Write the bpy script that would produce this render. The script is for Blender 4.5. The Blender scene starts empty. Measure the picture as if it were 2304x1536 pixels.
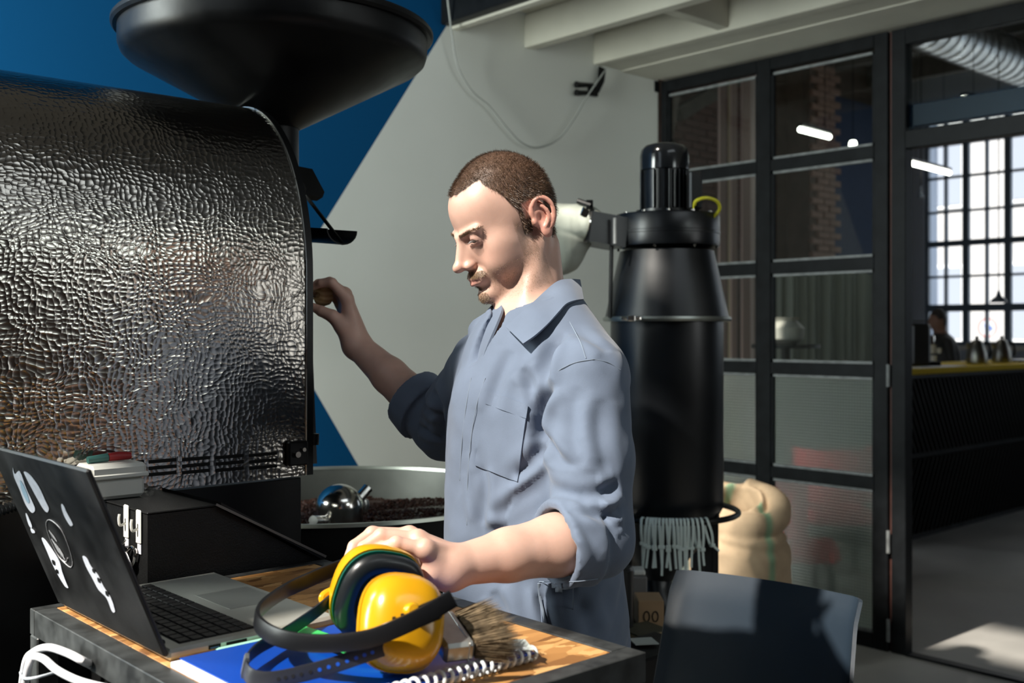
import bpy, bmesh, math, random
import numpy as np
from mathutils import Vector, Matrix
from mathutils.bvhtree import BVHTree
random.seed(7); RNG = np.random.default_rng(7)
scene = bpy.context.scene
COL = scene.collection

# ------------------------------------------------------------------ camera, sky, sun, daylight, fill, exposure
F = 2414.0; EYE = 1.45; HORIZON = 745.0
YAW = math.radians(42.3); CS, SN = math.cos(YAW), math.sin(YAW)
cam_data = bpy.data.cameras.new('camera'); cam = bpy.data.objects.new('camera', cam_data); COL.objects.link(cam)
cam.location = (0, 0, EYE); cam.rotation_euler = (math.pi / 2, 0, -YAW)
cam_data.sensor_width = 36; cam_data.lens = F / 2304 * 36; cam_data.shift_y = (HORIZON - 768) / 2304
cam_data.clip_start = 0.05; cam_data.clip_end = 200
cam_data.dof.use_dof = True; cam_data.dof.focus_distance = 1.78; cam_data.dof.aperture_fstop = 5.0
scene.camera = cam
world = bpy.data.worlds.new('sky'); scene.world = world; world.use_nodes = True
bg = world.node_tree.nodes['Background']; bg.inputs['Color'].default_value = (0.78, 0.9, 1.0, 1); bg.inputs['Strength'].default_value = 1.0
sun_d = bpy.data.lights.new('sun', 'SUN'); sun = bpy.data.objects.new('sun', sun_d); COL.objects.link(sun)
SUN_EL = math.radians(44.0); SUN_DIR = Vector((math.cos(SUN_EL) * 0.998, -0.02 * math.cos(SUN_EL), -math.sin(SUN_EL)))
sun.rotation_euler = SUN_DIR.to_track_quat('-Z', 'Y').to_euler(); sun.location = (-6, 1, 7)
sun_d.energy = 7.2; sun_d.color = (1.0, 0.93, 0.83); sun_d.angle = math.radians(1.3)

def area(name, loc, direction, sx, sy, power, color):
    d = bpy.data.lights.new(name, 'AREA'); d.shape = 'RECTANGLE'; d.size = sx; d.size_y = sy; d.energy = power; d.color = color
    o = bpy.data.objects.new(name, d); COL.objects.link(o); o.location = loc
    o.rotation_euler = Vector(direction).to_track_quat('-Z', 'Y').to_euler()
    return o
area('daylight_left', (-1.25, 1.0, 3.3), (1, 0, -0.15), 3.0, 2.6, 6, (0.86, 0.94, 1.0))
area('daylight_left_rear', (-1.0, 3.15, 2.1), (1, 0.22, 0.02), 0.85, 2.0, 165, (0.90, 0.98, 0.93))
area('daylight_behind', (2.45, -2.75, 2.75), (0, 1, -0.1), 1.0, 0.6, 11, (0.88, 0.97, 0.93))
area('fill_high', (1.15, -2.75, 5.1), (0.1, 1, -0.5), 3.4, 1.6, 16, (0.93, 0.98, 0.97))  # added high fill lamp for back wall and hood, no window known there
area('fill_low', (3.9, -2.75, 1.8), (0.05, 1, 0.05), 1.1, 1.6, 9, (1.0, 0.96, 0.88))  # added low fill lamp for the wall under the mezzanine
area('daylight_cafe', (12.9, 4.0, 2.7), (-1, 0, -0.1), 4.5, 2.6, 20, (0.9, 0.96, 1.0))
vs = scene.view_settings
vs.view_transform = 'Standard'; vs.look = 'None'; vs.gamma = 1.0; vs.exposure = 0.22; vs.use_curve_mapping = False

# ------------------------------------------------------------------ coordinates: room axes X (along the back wall), Y (towards it), Z; camera at X = Y = 0
def RM(x, d, z): return Vector((x * CS + d * SN, -x * SN + d * CS, z))
def P(px, py, d): return RM((px - 1152) / F * d, d, EYE - (py - HORIZON) / F * d)
def PX(px, py, X):
    r = (px - 1152) / F; return P(px, py, X / (r * CS + SN))
def PY(px, py, Y):
    r = (px - 1152) / F; return P(px, py, Y / (-r * SN + CS))
def PZ(px, py, Z): return P(px, py, (EYE - Z) * F / (py - HORIZON))
def proj(p):
    x = p[0] * CS - p[1] * SN; d = p[0] * SN + p[1] * CS
    return 1152 + x / d * F, HORIZON + (EYE - p[2]) / d * F

# ------------------------------------------------------------------ materials
MATS = {}
def pm(name, col, rough=0.5, metal=0.0, vary=0.0, vscale=8.0, bump=0.0, bscale=200.0, bdist=0.001, spec=0.5, trans=0.0, coat=0.0, emit=None, estr=0.0, sheen=0.0, sss=0.0, attr=None, rvary=0.0, col2=None):
    if name in MATS: return MATS[name]
    m = bpy.data.materials.new(name); m.use_nodes = True; nt = m.node_tree; N = nt.nodes; L = nt.links
    b = N['Principled BSDF']
    c4 = (*col, 1)
    b.inputs['Base Color'].default_value = c4; b.inputs['Roughness'].default_value = rough; b.inputs['Metallic'].default_value = metal
    b.inputs['Specular IOR Level'].default_value = spec; b.inputs['Transmission Weight'].default_value = trans
    b.inputs['Coat Weight'].default_value = coat; b.inputs['Coat Roughness'].default_value = 0.15
    b.inputs['Sheen Weight'].default_value = sheen
    if sss:
        b.inputs['Subsurface Weight'].default_value = sss; b.inputs['Subsurface Radius'].default_value = (1.0, 0.35, 0.2); b.inputs['Subsurface Scale'].default_value = 0.006
    if emit:
        b.inputs['Emission Color'].default_value = (*emit, 1); b.inputs['Emission Strength'].default_value = estr
    tc = N.new('ShaderNodeTexCoord')
    if attr:
        a = N.new('ShaderNodeVertexColor'); a.layer_name = attr; src = a.outputs['Color']; L.new(src, b.inputs['Base Color'])
    else: src = None
    if vary or rvary:
        n = N.new('ShaderNodeTexNoise'); n.inputs['Scale'].default_value = vscale; n.inputs['Detail'].default_value = 6
        L.new(tc.outputs['Object'], n.inputs['Vector'])
        if vary:
            mx = N.new('ShaderNodeMix'); mx.data_type = 'RGBA'
            dk = tuple(max(0, c * (1 - vary)) for c in col) if col2 is None else col2
            lt = tuple(min(1, c * (1 + vary)) for c in col) if col2 is None else col
            rp = N.new('ShaderNodeMapRange'); rp.inputs['From Min'].default_value = 0.3; rp.inputs['From Max'].default_value = 0.7
            L.new(n.outputs['Fac'], rp.inputs['Value']); L.new(rp.outputs['Result'], mx.inputs['Factor'])
            if src is None:
                mx.inputs['A'].default_value = (*dk, 1); mx.inputs['B'].default_value = (*lt, 1)
            else:
                mx.blend_type = 'MULTIPLY'; mx.inputs['Factor'].default_value = 1
                g = N.new('ShaderNodeMapRange'); g.inputs['From Min'].default_value = 0.3; g.inputs['From Max'].default_value = 0.7
                g.inputs['To Min'].default_value = 1 - vary; g.inputs['To Max'].default_value = 1 + vary
                L.new(n.outputs['Fac'], g.inputs['Value']); L.new(src, mx.inputs['A']); L.new(g.outputs['Result'], mx.inputs['B'])
                for l in list(mx.inputs['Factor'].links): L.remove(l)
            L.new(mx.outputs['Result'], b.inputs['Base Color'])
        if rvary:
            rr = N.new('ShaderNodeMapRange'); rr.inputs['From Min'].default_value = 0.3; rr.inputs['From Max'].default_value = 0.7
            rr.inputs['To Min'].default_value = max(0.02, rough - rvary); rr.inputs['To Max'].default_value = min(1, rough + rvary)
            L.new(n.outputs['Fac'], rr.inputs['Value']); L.new(rr.outputs['Result'], b.inputs['Roughness'])
    if bump:
        n2 = N.new('ShaderNodeTexNoise'); n2.inputs['Scale'].default_value = bscale; n2.inputs['Detail'].default_value = 3
        L.new(tc.outputs['Object'], n2.inputs['Vector'])
        bp = N.new('ShaderNodeBump'); bp.inputs['Strength'].default_value = bump; bp.inputs['Distance'].default_value = bdist
        L.new(n2.outputs['Fac'], bp.inputs['Height']); L.new(bp.outputs['Normal'], b.inputs['Normal'])
    MATS[name] = m
    return m

# ------------------------------------------------------------------ mesh makers: each returns (verts, faces) in room coordinates
def cat(*ms):
    V, Fc = [], []
    for v, f in ms:
        n = len(V); V.extend(v); Fc.extend([tuple(i + n for i in q) for q in f])
    return V, Fc
def obox(c, ax, ay, az, bev=0.0):
    """box by centre and three half-axis vectors"""
    c, ax, ay, az = Vector(c), Vector(ax), Vector(ay), Vector(az)
    if ax.cross(ay).dot(az) < 0: ax = -ax
    if bev <= 0:
        V = [c + ax * i + ay * j + az * k for i in (-1, 1) for j in (-1, 1) for k in (-1, 1)]
        return V, [(0, 1, 3, 2), (4, 6, 7, 5), (0, 4, 5, 1), (2, 3, 7, 6), (0, 2, 6, 4), (1, 5, 7, 3)]
    L3 = [ax.length, ay.length, az.length]; b = min(bev, min(L3) * 0.95)
    E = [ax / L3[0], ay / L3[1], az / L3[2]]
    V = []; idx = {}
    for i in (-1, 1):
        for j in (-1, 1):
            for k in (-1, 1):
                s = (i, j, k)
                for a in range(3):
                    p = c.copy()
                    for q in range(3): p += E[q] * s[q] * (L3[q] if q == a else L3[q] - b)
                    idx[(i, j, k, a)] = len(V); V.append(p)
    Fc = []
    def face(ids):
        ids = list(ids); cc = sum((V[i] for i in ids), Vector()) / len(ids)
        n = (V[ids[1]] - V[ids[0]]).cross(V[ids[2]] - V[ids[1]])
        Fc.append(tuple(ids if n.dot(cc - c) > 0 else ids[::-1]))
    for a in range(3):
        o = [q for q in range(3) if q != a]
        for s in (-1, 1):
            ids = []
            for (u, v) in ((-1, -1), (1, -1), (1, 1), (-1, 1)):
                t = [0, 0, 0]; t[a] = s; t[o[0]] = u; t[o[1]] = v; ids.append(idx[(*t, a)])
            face(ids)
    for a in range(3):
        o = [q for q in range(3) if q != a]
        for u in (-1, 1):
            for v in (-1, 1):
                t0 = [0, 0, 0]; t0[o[0]] = u; t0[o[1]] = v; t1 = list(t0); t0[a] = -1; t1[a] = 1
                face([idx[(*t0, o[0])], idx[(*t1, o[0])], idx[(*t1, o[1])], idx[(*t0, o[1])]])
    for i in (-1, 1):
        for j in (-1, 1):
            for k in (-1, 1): face([idx[(i, j, k, a)] for a in range(3)])
    return V, Fc
def box(x0, x1, y0, y1, z0, z1, bev=0.0):
    return obox(((x0 + x1) / 2, (y0 + y1) / 2, (z0 + z1) / 2), ((x1 - x0) / 2, 0, 0), (0, (y1 - y0) / 2, 0), (0, 0, (z1 - z0) / 2), bev)
def bar(a, b, w, h, up=(0, 0, 1), bev=0.0):
    a, b = Vector(a), Vector(b); t = (b - a).normalized(); s = t.cross(Vector(up))
    if s.length < 1e-4: s = t.cross(Vector((1, 0, 0)))
    s.normalize(); u = s.cross(t)
    return obox((a + b) / 2, (b - a) / 2, s * w / 2, u * h / 2, bev)
def crom(pts, n=8, closed=False):
    p = [Vector(q) for q in pts]; out = []; m = len(p)
    for i in range(m if closed else m - 1):
        if closed: a, b, c, d = p[(i - 1) % m], p[i], p[(i + 1) % m], p[(i + 2) % m]
        else: a, b, c, d = p[max(i - 1, 0)], p[i], p[i + 1], p[min(i + 2, m - 1)]
        for k in range(n):
            t = k / n
            out.append(0.5 * ((2 * b) + (c - a) * t + (2 * a - 5 * b + 4 * c - d) * t * t + (3 * b - a - 3 * c + d) * t ** 3))
    if not closed: out.append(p[-1])
    return out
def frames(pts, closed=False, up=None):
    n = len(pts); T = []
    for i in range(n):
        a = pts[(i - 1) % n] if closed or i > 0 else pts[i]; b = pts[(i + 1) % n] if closed or i < n - 1 else pts[i]
        T.append((b - a).normalized())
    out = []; u = None
    for t in T:
        if up is not None: u = Vector(up)
        elif u is None: u = Vector((0, 0, 1)) if abs(t.z) < 0.9 else Vector((1, 0, 0))
        s = t.cross(u)
        if s.length < 1e-5: s = t.cross(Vector((0.3, 1, 0.2)))
        s.normalize(); u = s.cross(t).normalized(); out.append((t, s, u))
    return out
def tube(pts, r, seg=10, closed=False, caps=True):
    pts = [Vector(p) for p in pts]; fr = frames(pts, closed); V, Fc = [], []; n = len(pts)
    for i, (t, s, u) in enumerate(fr):
        rr = r[i] if hasattr(r, '__len__') else r
        for k in range(seg):
            a = 2 * math.pi * k / seg; V.append(pts[i] + (s * math.cos(a) + u * math.sin(a)) * rr)
    for i in range(n if closed else n - 1):
        j = (i + 1) % n
        for k in range(seg):
            k2 = (k + 1) % seg; Fc.append((i * seg + k, j * seg + k, j * seg + k2, i * seg + k2))
    if not closed and caps:
        Fc.append(tuple(range(seg))); Fc.append(tuple((n - 1) * seg + k for k in reversed(range(seg))))
    return V, Fc
def band(pts, w, t, up=(0, 0, 1), closed=False):
    """flat strap: width w along up, thickness t; up may be one vector or one per point"""
    pts = [Vector(p) for p in pts]; V, Fc = [], []; n = len(pts)
    for i in range(n):
        a = pts[(i - 1) % n] if closed or i > 0 else pts[i]; b = pts[(i + 1) % n] if closed or i < n - 1 else pts[i]
        tt = (b - a).normalized(); U = Vector(up[i] if hasattr(up[0], '__len__') else up)
        s = tt.cross(U).normalized(); U = s.cross(tt).normalized()
        ww = w[i] if hasattr(w, '__len__') else w
        for (x, y) in ((-1, -.7), (-.7, -1), (.7, -1), (1, -.7), (1, .7), (.7, 1), (-.7, 1), (-1, .7)):
            V.append(pts[i] + s * x * t / 2 + U * y * ww / 2)
    for i in range(n if closed else n - 1):
        j = (i + 1) % n
        for k in range(8): Fc.append((i * 8 + k, j * 8 + k, j * 8 + (k + 1) % 8, i * 8 + (k + 1) % 8))
    if not closed: Fc += [tuple(range(8)), tuple((n - 1) * 8 + k for k in reversed(range(8)))]
    return V, Fc
def lathe(prof, c=(0, 0, 0), axis=(0, 0, 1), seg=48, closed=False):
    """profile of (radius, height) about axis through c"""
    c = Vector(c); z = Vector(axis).normalized(); x = z.orthogonal().normalized() if abs(z.z) < 0.99 else Vector((1, 0, 0)); y = z.cross(x)
    V, Fc = [], []; n = len(prof)
    for (r, h) in prof:
        for k in range(seg):
            a = 2 * math.pi * k / seg; V.append(c + z * h + (x * math.cos(a) + y * math.sin(a)) * max(r, 1e-5))
    for i in range(n if closed else n - 1):
        j = (i + 1) % n
        for k in range(seg):
            k2 = (k + 1) % seg; Fc.append((i * seg + k, i * seg + k2, j * seg + k2, j * seg + k))
    if not closed:
        if prof[0][0] > 1e-4: Fc.append(tuple(reversed(range(seg))))
        if prof[-1][0] > 1e-4: Fc.append(tuple((n - 1) * seg + k for k in range(seg)))
    return V, Fc
def prism(poly, ext):
    """closed polygon (list of points) extruded by vector ext"""
    p = [Vector(q) for q in poly]; e = Vector(ext); n = len(p)
    nrm = Vector()
    for i in range(n): nrm += p[i].cross(p[(i + 1) % n])
    if nrm.dot(e) < 0: p = p[::-1]
    V = p + [q + e for q in p]
    return V, [tuple(reversed(range(n))), tuple(range(n, 2 * n))] + [(i, (i + 1) % n, n + (i + 1) % n, n + i) for i in range(n)]
def grid(fn, nu, nv, wrap=False):
    V = [Vector(fn(i / (nu if wrap else nu - 1), j / (nv - 1))) for i in range(nu) for j in range(nv)]
    Fc = [(i * nv + j, ((i + 1) % nu) * nv + j, ((i + 1) % nu) * nv + j + 1, i * nv + j + 1) for i in range(nu if wrap else nu - 1) for j in range(nv - 1)]
    return V, Fc
def shell(vf, t):
    """thicken a sheet (verts, faces) both ways along vertex normals"""
    V, Fc = vf; V = [Vector(v) for v in V]; N = [Vector() for _ in V]
    cnt = {}
    for f in Fc:
        n = (V[f[1]] - V[f[0]]).cross(V[f[2]] - V[f[0]])
        for i in f: N[i] += n
        for a, b in zip(f, f[1:] + f[:1]): cnt[(a, b)] = 1
    n0 = len(V); N = [n.normalized() for n in N]
    W = [v + n * t / 2 for v, n in zip(V, N)] + [v - n * t / 2 for v, n in zip(V, N)]
    G = list(Fc) + [tuple(i + n0 for i in reversed(f)) for f in Fc]
    for (a, b) in cnt:
        if (b, a) not in cnt: G.append((b, a, a + n0, b + n0))
    return W, G
def xf(vf, M): return [M @ Vector(v) for v in vf[0]], vf[1]

# ------------------------------------------------------------------ objects
WL = {}
def put(name, vf, mat, parent=None, smooth=True, label=None, kind=None, origin=None, sharp=35, recalc=True):
    V, Fc = vf
    A = np.array([tuple(v) for v in V], dtype=float)
    if parent is not None: o0 = WL[parent.name]
    elif origin is not None: o0 = np.array(origin, float)
    else: o0 = np.array([(A[:, 0].min() + A[:, 0].max()) / 2, (A[:, 1].min() + A[:, 1].max()) / 2, A[:, 2].min()])
    me = bpy.data.meshes.new(name); me.from_pydata((A - o0).tolist(), [], [tuple(f) for f in Fc])
    if recalc:
        bm = bmesh.new(); bm.from_mesh(me); bmesh.ops.recalc_face_normals(bm, faces=bm.faces); bm.to_mesh(me); bm.free()
    if smooth:
        me.polygons.foreach_set('use_smooth', [True] * len(me.polygons))
        if sharp and sharp < 180: me.set_sharp_from_angle(angle=math.radians(sharp))
    if mat is not None: me.materials.append(mat)
    o = bpy.data.objects.new(name, me); COL.objects.link(o)
    if parent is not None: o.parent = parent
    else: o.location = o0
    WL[o.name] = o0
    if label: o['label'] = label
    if kind: o['kind'] = kind
    return o
def thing(name, label, cat_, loc, group=None, kind=None):
    o = bpy.data.objects.new(name, None); COL.objects.link(o); o.location = loc; o.empty_display_size = 0.05
    if label: o['label'] = label
    if cat_: o['category'] = cat_
    if group: o['group'] = group
    if kind: o['kind'] = kind
    WL[o.name] = np.array(tuple(loc), float)
    return o
def tag(o, label, cat_, group=None):
    o['label'] = label; o['category'] = cat_
    if group: o['group'] = group
    return o
def dup(o, offset, parent=None):
    c = o.copy(); COL.objects.link(c)
    if parent is not None: c.parent = parent; c.location = Vector(o.location) + Vector(offset)
    else: c.location = Vector(o.location) + Vector(offset)
    WL[c.name] = WL[o.name] + np.array(tuple(offset))
    return c

# ------------------------------------------------------------------ sculpting: signed distances and surface nets (numpy)
def arr(p): return np.array(tuple(p), dtype=np.float32)
def s_ell(p, c, r, R=None):
    q = p - arr(c)
    if R is not None: q = q @ R
    r = arr(r); k0 = np.sqrt(((q / r) ** 2).sum(1)); k1 = np.sqrt(((q / (r * r)) ** 2).sum(1))
    return k0 * (k0 - 1) / np.maximum(k1, 1e-6)
def s_cap(p, a, b, ra, rb=None):
    if rb is None: rb = ra
    a, b = arr(a), arr(b); ba = b - a; pa = p - a
    h = np.clip((pa @ ba) / max(float(ba @ ba), 1e-12), 0, 1)
    return np.sqrt(((pa - h[:, None] * ba) ** 2).sum(1)) - (ra + (rb - ra) * h)
def smin(a, b, k):
    h = np.clip(0.5 + 0.5 * (b - a) / k, 0, 1); return b * (1 - h) + a * h - k * h * (1 - h)
def smax(a, b, k): return -smin(-a, -b, k)
def s_chain(p, pts, rs, k=0.004):
    d = None
    for i in range(len(pts) - 1):
        e = s_cap(p, pts[i], pts[i + 1], rs[i], rs[i + 1]); d = e if d is None else smin(d, e, k)
    return d
def surface_nets(f, lo, hi, h, reach=1.5):
    lo = np.array(lo, float); hi = np.array(hi, float); T = 8
    nt = np.maximum(1, np.ceil((hi - lo) / (h * T)).astype(int))
    I = np.stack(np.meshgrid(*[np.arange(n) for n in nt], indexing='ij'), -1).reshape(-1, 3)
    cen = lo + (I + 0.5) * T * h
    d = f(cen.astype(np.float32))
    I = I[np.abs(d) < T * h * reach]
    off = np.stack(np.meshgrid(np.arange(9), np.arange(9), np.arange(9), indexing='ij'), -1).reshape(-1, 3)
    S = np.empty((len(I), 9, 9, 9), np.float32)
    for s in range(0, len(I), 400):
        G = (I[s:s + 400, None, :] * T + off[None]).reshape(-1, 3)
        S[s:s + 400] = f((lo + G * h).astype(np.float32)).reshape(-1, 9, 9, 9)
    keep = (S.min((1, 2, 3)) < 0) & (S.max((1, 2, 3)) >= 0); I = I[keep]; S = S[keep]
    NY = nt[1] * T + 2; NZ = nt[2] * T + 2
    C = [S[:, i:i + 8, j:j + 8, k:k + 8] for i in (0, 1) for j in (0, 1) for k in (0, 1)]
    ins = np.stack([c < 0 for c in C], 0).sum(0)
    t, x, y, z = np.nonzero((ins > 0) & (ins < 8))
    g = I[t] * T + np.stack([x, y, z], 1)
    cv = np.stack([c[t, x, y, z] for c in C], 1)
    corner = np.array([(i, j, k) for i in (0, 1) for j in (0, 1) for k in (0, 1)], float)
    acc = np.zeros((len(t), 3)); cnt = np.zeros(len(t))
    for a in range(8):
        for b in range(a + 1, 8):
            if np.abs(corner[a] - corner[b]).sum() == 1:
                va, vb = cv[:, a], cv[:, b]; m = (va < 0) != (vb < 0)
                w = va[m] / (va[m] - vb[m]); acc[m] += corner[a] + (corner[b] - corner[a]) * w[:, None]; cnt[m] += 1
    V = lo + (g + acc / cnt[:, None]) * h
    key = (g[:, 0].astype(np.int64) * NY + g[:, 1]) * NZ + g[:, 2]
    order = np.argsort(key); sk = key[order]
    def look(q):
        kk = (q[:, 0].astype(np.int64) * NY + q[:, 1]) * NZ + q[:, 2]
        pos = np.clip(np.searchsorted(sk, kk), 0, len(sk) - 1); ok = sk[pos] == kk
        return np.where(ok, order[pos], -1)
    Q = []
    eye = np.eye(3, dtype=int)
    for a in range(3):
        e = eye[a]; b1, b2 = eye[(a + 1) % 3], eye[(a + 2) % 3]
        A = S[:, :8, :8, :8]; B = S[:, e[0]:8 + e[0], e[1]:8 + e[1], e[2]:8 + e[2]]
        t, x, y, z = np.nonzero((A < 0) != (B < 0)); neg = (A < 0)[t, x, y, z]
        p = I[t] * T + np.stack([x, y, z], 1)
        q = np.stack([look(p), look(p - b1), look(p - b1 - b2), look(p - b2)], 1)
        q[~neg] = q[~neg][:, ::-1]
        Q.append(q[(q >= 0).all(1)])
    return V, np.concatenate(Q)
def put_net(name, V, Q, mat, parent, colors=None, smooth_iter=0, label=None):
    """mesh object from numpy verts / quads"""
    if smooth_iter: V = relax(V, Q, smooth_iter)
    o0 = WL[parent.name] if parent is not None else np.array([V[:, 0].mean(), V[:, 1].mean(), V[:, 2].min()])
    me = bpy.data.meshes.new(name)
    me.vertices.add(len(V)); me.vertices.foreach_set('co', (V - o0).astype(np.float32).ravel())
    me.loops.add(Q.size); me.loops.foreach_set('vertex_index', Q.astype(np.int32).ravel())
    me.polygons.add(len(Q)); me.polygons.foreach_set('loop_start', np.arange(0, Q.size, 4, dtype=np.int32))
    me.update(calc_edges=True); me.validate()
    me.polygons.foreach_set('use_smooth', [True] * len(me.polygons))
    if colors is not None:
        at = me.color_attributes.new('tint', 'FLOAT_COLOR', 'POINT')
        at.data.foreach_set('color', np.concatenate([colors, np.ones((len(V), 1))], 1).astype(np.float32).ravel())
    me.materials.append(mat)
    o = bpy.data.objects.new(name, me); COL.objects.link(o)
    if parent is not None: o.parent = parent
    else: o.location = o0
    WL[o.name] = o0
    if label: o['label'] = label
    return o
def relax(V, Q, it, lam=0.5):
    E = np.concatenate([Q[:, [0, 1]], Q[:, [1, 2]], Q[:, [2, 3]], Q[:, [3, 0]]]); E = np.concatenate([E, E[:, ::-1]])
    n = len(V); deg = np.bincount(E[:, 0], minlength=n)[:, None]
    for _ in range(it):
        for l in (lam, -lam * 1.04):
            M = np.stack([np.bincount(E[:, 0], weights=V[E[:, 1], c], minlength=n) for c in range(3)], 1) / np.maximum(deg, 1)
            V = V + l * (M - V)
    return V
def normals(V, Q):
    n = np.cross(V[Q[:, 2]] - V[Q[:, 0]], V[Q[:, 3]] - V[Q[:, 1]]); N = np.zeros_like(V)
    for k in range(4):
        for c in range(3): N[:, c] += np.bincount(Q[:, k], weights=n[:, c], minlength=len(V))
    return N / np.maximum(np.linalg.norm(N, axis=1, keepdims=True), 1e-12)
def wob(p, f, seed=0):
    """cheap smooth pseudo-noise in about [-1, 1]"""
    r = np.random.default_rng(seed); out = np.zeros(len(p))
    for i in range(7):
        k = r.normal(size=3) * f * (0.6 + 0.25 * i); out += np.sin(p @ k + r.uniform(0, 6.28)) / (1 + 0.35 * i)
    return out / 3.2
# ================================================================== THE SETTING
WALL_Y = 3.77; PART_X = 4.52; CEIL = 2.81; HALL = 6.5
m_floor = pm('concrete floor', (0.30, 0.29, 0.27), 0.55, vary=0.22, vscale=2.2, bump=0.15, bscale=60, rvary=0.15)
m_white = pm('white plaster', (0.60, 0.60, 0.56), 0.85, vary=0.05, vscale=3, bump=0.08, bscale=120)
m_ceil = pm('white painted timber', (0.46, 0.445, 0.375), 0.8, vary=0.07, vscale=4, bump=0.2, bscale=30)
m_steel = pm('black painted steel', (0.007, 0.008, 0.009), 0.42, spec=0.15, vary=0.35, vscale=14, bump=0.1, bscale=90)
m_bead = pm('grey worn glazing bead', (0.16, 0.17, 0.17), 0.5, vary=0.3, vscale=25)
m_dark = pm('dark ceiling board', (0.035, 0.033, 0.03), 0.8, vary=0.2)

# painted back wall: plaster with a blue arrow-shaped field, edges hard
def paint_wall():
    m = bpy.data.materials.new('white wall with blue field'); m.use_nodes = True; nt = m.node_tree; N, L = nt.nodes, nt.links
    b = N['Principled BSDF']; b.inputs['Roughness'].default_value = 0.85; b.inputs['Specular IOR Level'].default_value = 0.15
    tc = N.new('ShaderNodeTexCoord'); sx = N.new('ShaderNodeSeparateXYZ'); L.new(tc.outputs['Object'], sx.inputs['Vector'])
    def line(p, q, s):   # s = +1: paint where point lies left of the line
        a, c = PY(*p, WALL_Y), PY(*q, WALL_Y)
        k = (c.x - a.x) / (c.z - a.z)
        mu = N.new('ShaderNodeMath'); mu.operation = 'MULTIPLY_ADD'; L.new(sx.outputs['Z'], mu.inputs[0]); mu.inputs[1].default_value = k; mu.inputs[2].default_value = a.x - k * a.z
        lt = N.new('ShaderNodeMath'); lt.operation = 'LESS_THAN'; L.new(sx.outputs['X'], lt.inputs[0]); L.new(mu.outputs[0], lt.inputs[1])
        return lt.outputs[0]
    l1 = line((1000, 66), (735, 493), 1); l2 = line((705, 872), (805, 1045), 1)
    mx = N.new('ShaderNodeMath'); mx.operation = 'MAXIMUM'; L.new(l1, mx.inputs[0]); L.new(l2, mx.inputs[1])
    n = N.new('ShaderNodeTexNoise'); n.inputs['Scale'].default_value = 2.5; n.inputs['Detail'].default_value = 6; L.new(tc.outputs['Object'], n.inputs['Vector'])
    wv = N.new('ShaderNodeMix'); wv.data_type = 'RGBA'; wv.inputs['A'].default_value = (0.70, 0.72, 0.67, 1); wv.inputs['B'].default_value = (0.78, 0.79, 0.74, 1); L.new(n.outputs['Fac'], wv.inputs['Factor'])
    mc = N.new('ShaderNodeMix'); mc.data_type = 'RGBA'; L.new(mx.outputs[0], mc.inputs['Factor']); L.new(wv.outputs['Result'], mc.inputs['A']); mc.inputs['B'].default_value = (0.0, 0.065, 0.18, 1)
    L.new(mc.outputs['Result'], b.inputs['Base Color'])
    bp = N.new('ShaderNodeBump'); bp.inputs['Strength'].default_value = 0.12; bp.inputs['Distance'].default_value = 0.002
    n2 = N.new('ShaderNodeTexNoise'); n2.inputs['Scale'].default_value = 90; L.new(tc.outputs['Object'], n2.inputs['Vector']); L.new(n2.outputs['Fac'], bp.inputs['Height']); L.new(bp.outputs['Normal'], b.inputs['Normal'])
    return m
put('wall_back', box(-1.1, PART_X - 0.02, WALL_Y, WALL_Y + 0.2, 0, HALL), paint_wall(), origin=(0, 0, 0), kind='structure', smooth=False)
put('floor', box(-1.1, 13.2, -2.8, 7.0, -0.12, 0), m_floor, kind='structure', smooth=False)
put('ceiling', box(-1.1, 3.05, -2.8, WALL_Y + 0.2, HALL, HALL + 0.1), pm('brown grey hall ceiling', (0.22, 0.19, 0.16), 0.8), kind='structure', smooth=False)

# unseen walls left and behind the camera; left openings shaped to throw the sun patches
def holed_wall(name, fixed, axis, a0, a1, z0, z1, holes, t, mat):
    """wall in plane axis = fixed, running a0..a1, with rectangular openings (a, b, zlo, zhi)"""
    As = sorted({a0, a1, *[h[0] for h in holes], *[h[1] for h in holes]}); Zs = sorted({z0, z1, *[h[2] for h in holes], *[h[3] for h in holes]})
    ms = []
    for i in range(len(As) - 1):
        for j in range(len(Zs) - 1):
            ca, cz = (As[i] + As[i + 1]) / 2, (Zs[j] + Zs[j + 1]) / 2
            if any(h[0] < ca < h[1] and h[2] < cz < h[3] for h in holes): continue
            if axis == 'x': ms.append(box(fixed - t, fixed, As[i], As[i + 1], Zs[j], Zs[j + 1]))
            else: ms.append(box(As[i], As[i + 1], fixed - t, fixed, Zs[j], Zs[j + 1]))
    return put(name, cat(*ms), mat, kind='structure', smooth=False)
LEFT_HOLES = [(0.7, 1.90, 2.2, 2.58), (0.7, 1.31, 2.58, 2.95), (1.63, 1.93, 2.60, 2.82), (0.7, 1.47, 2.95, 3.5), (0.9, 1.64, 3.5, 3.95), (1.3, 2.6, 5.5, 6.0), (2.16, 2.5, 4.45, 4.62), (2.16, 2.5, 4.96, 5.12), (2.7, 3.62, 1.1, 3.1), (2.68, 3.1, 4.75, 5.4)]
holed_wall('wall_left', -0.9, 'x', -2.8, WALL_Y, 0, HALL, LEFT_HOLES, 0.03, pm('dark painted brick', (0.10, 0.085, 0.075), 0.85, vary=0.2))
BACK_HOLES = [(1.9, 3.0, 2.4, 3.1), (-0.6, 2.9, 4.25, 5.95), (3.3, 4.48, 0.95, 2.65)]  # high and low openings added to let the fill lamps in
holed_wall('wall_front', -2.5, 'y', -1.1, 13.2, 0, HALL, BACK_HOLES, 0.12, pm('old brown brick', (0.15, 0.08, 0.06), 0.85, vary=0.4, vscale=5))

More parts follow.
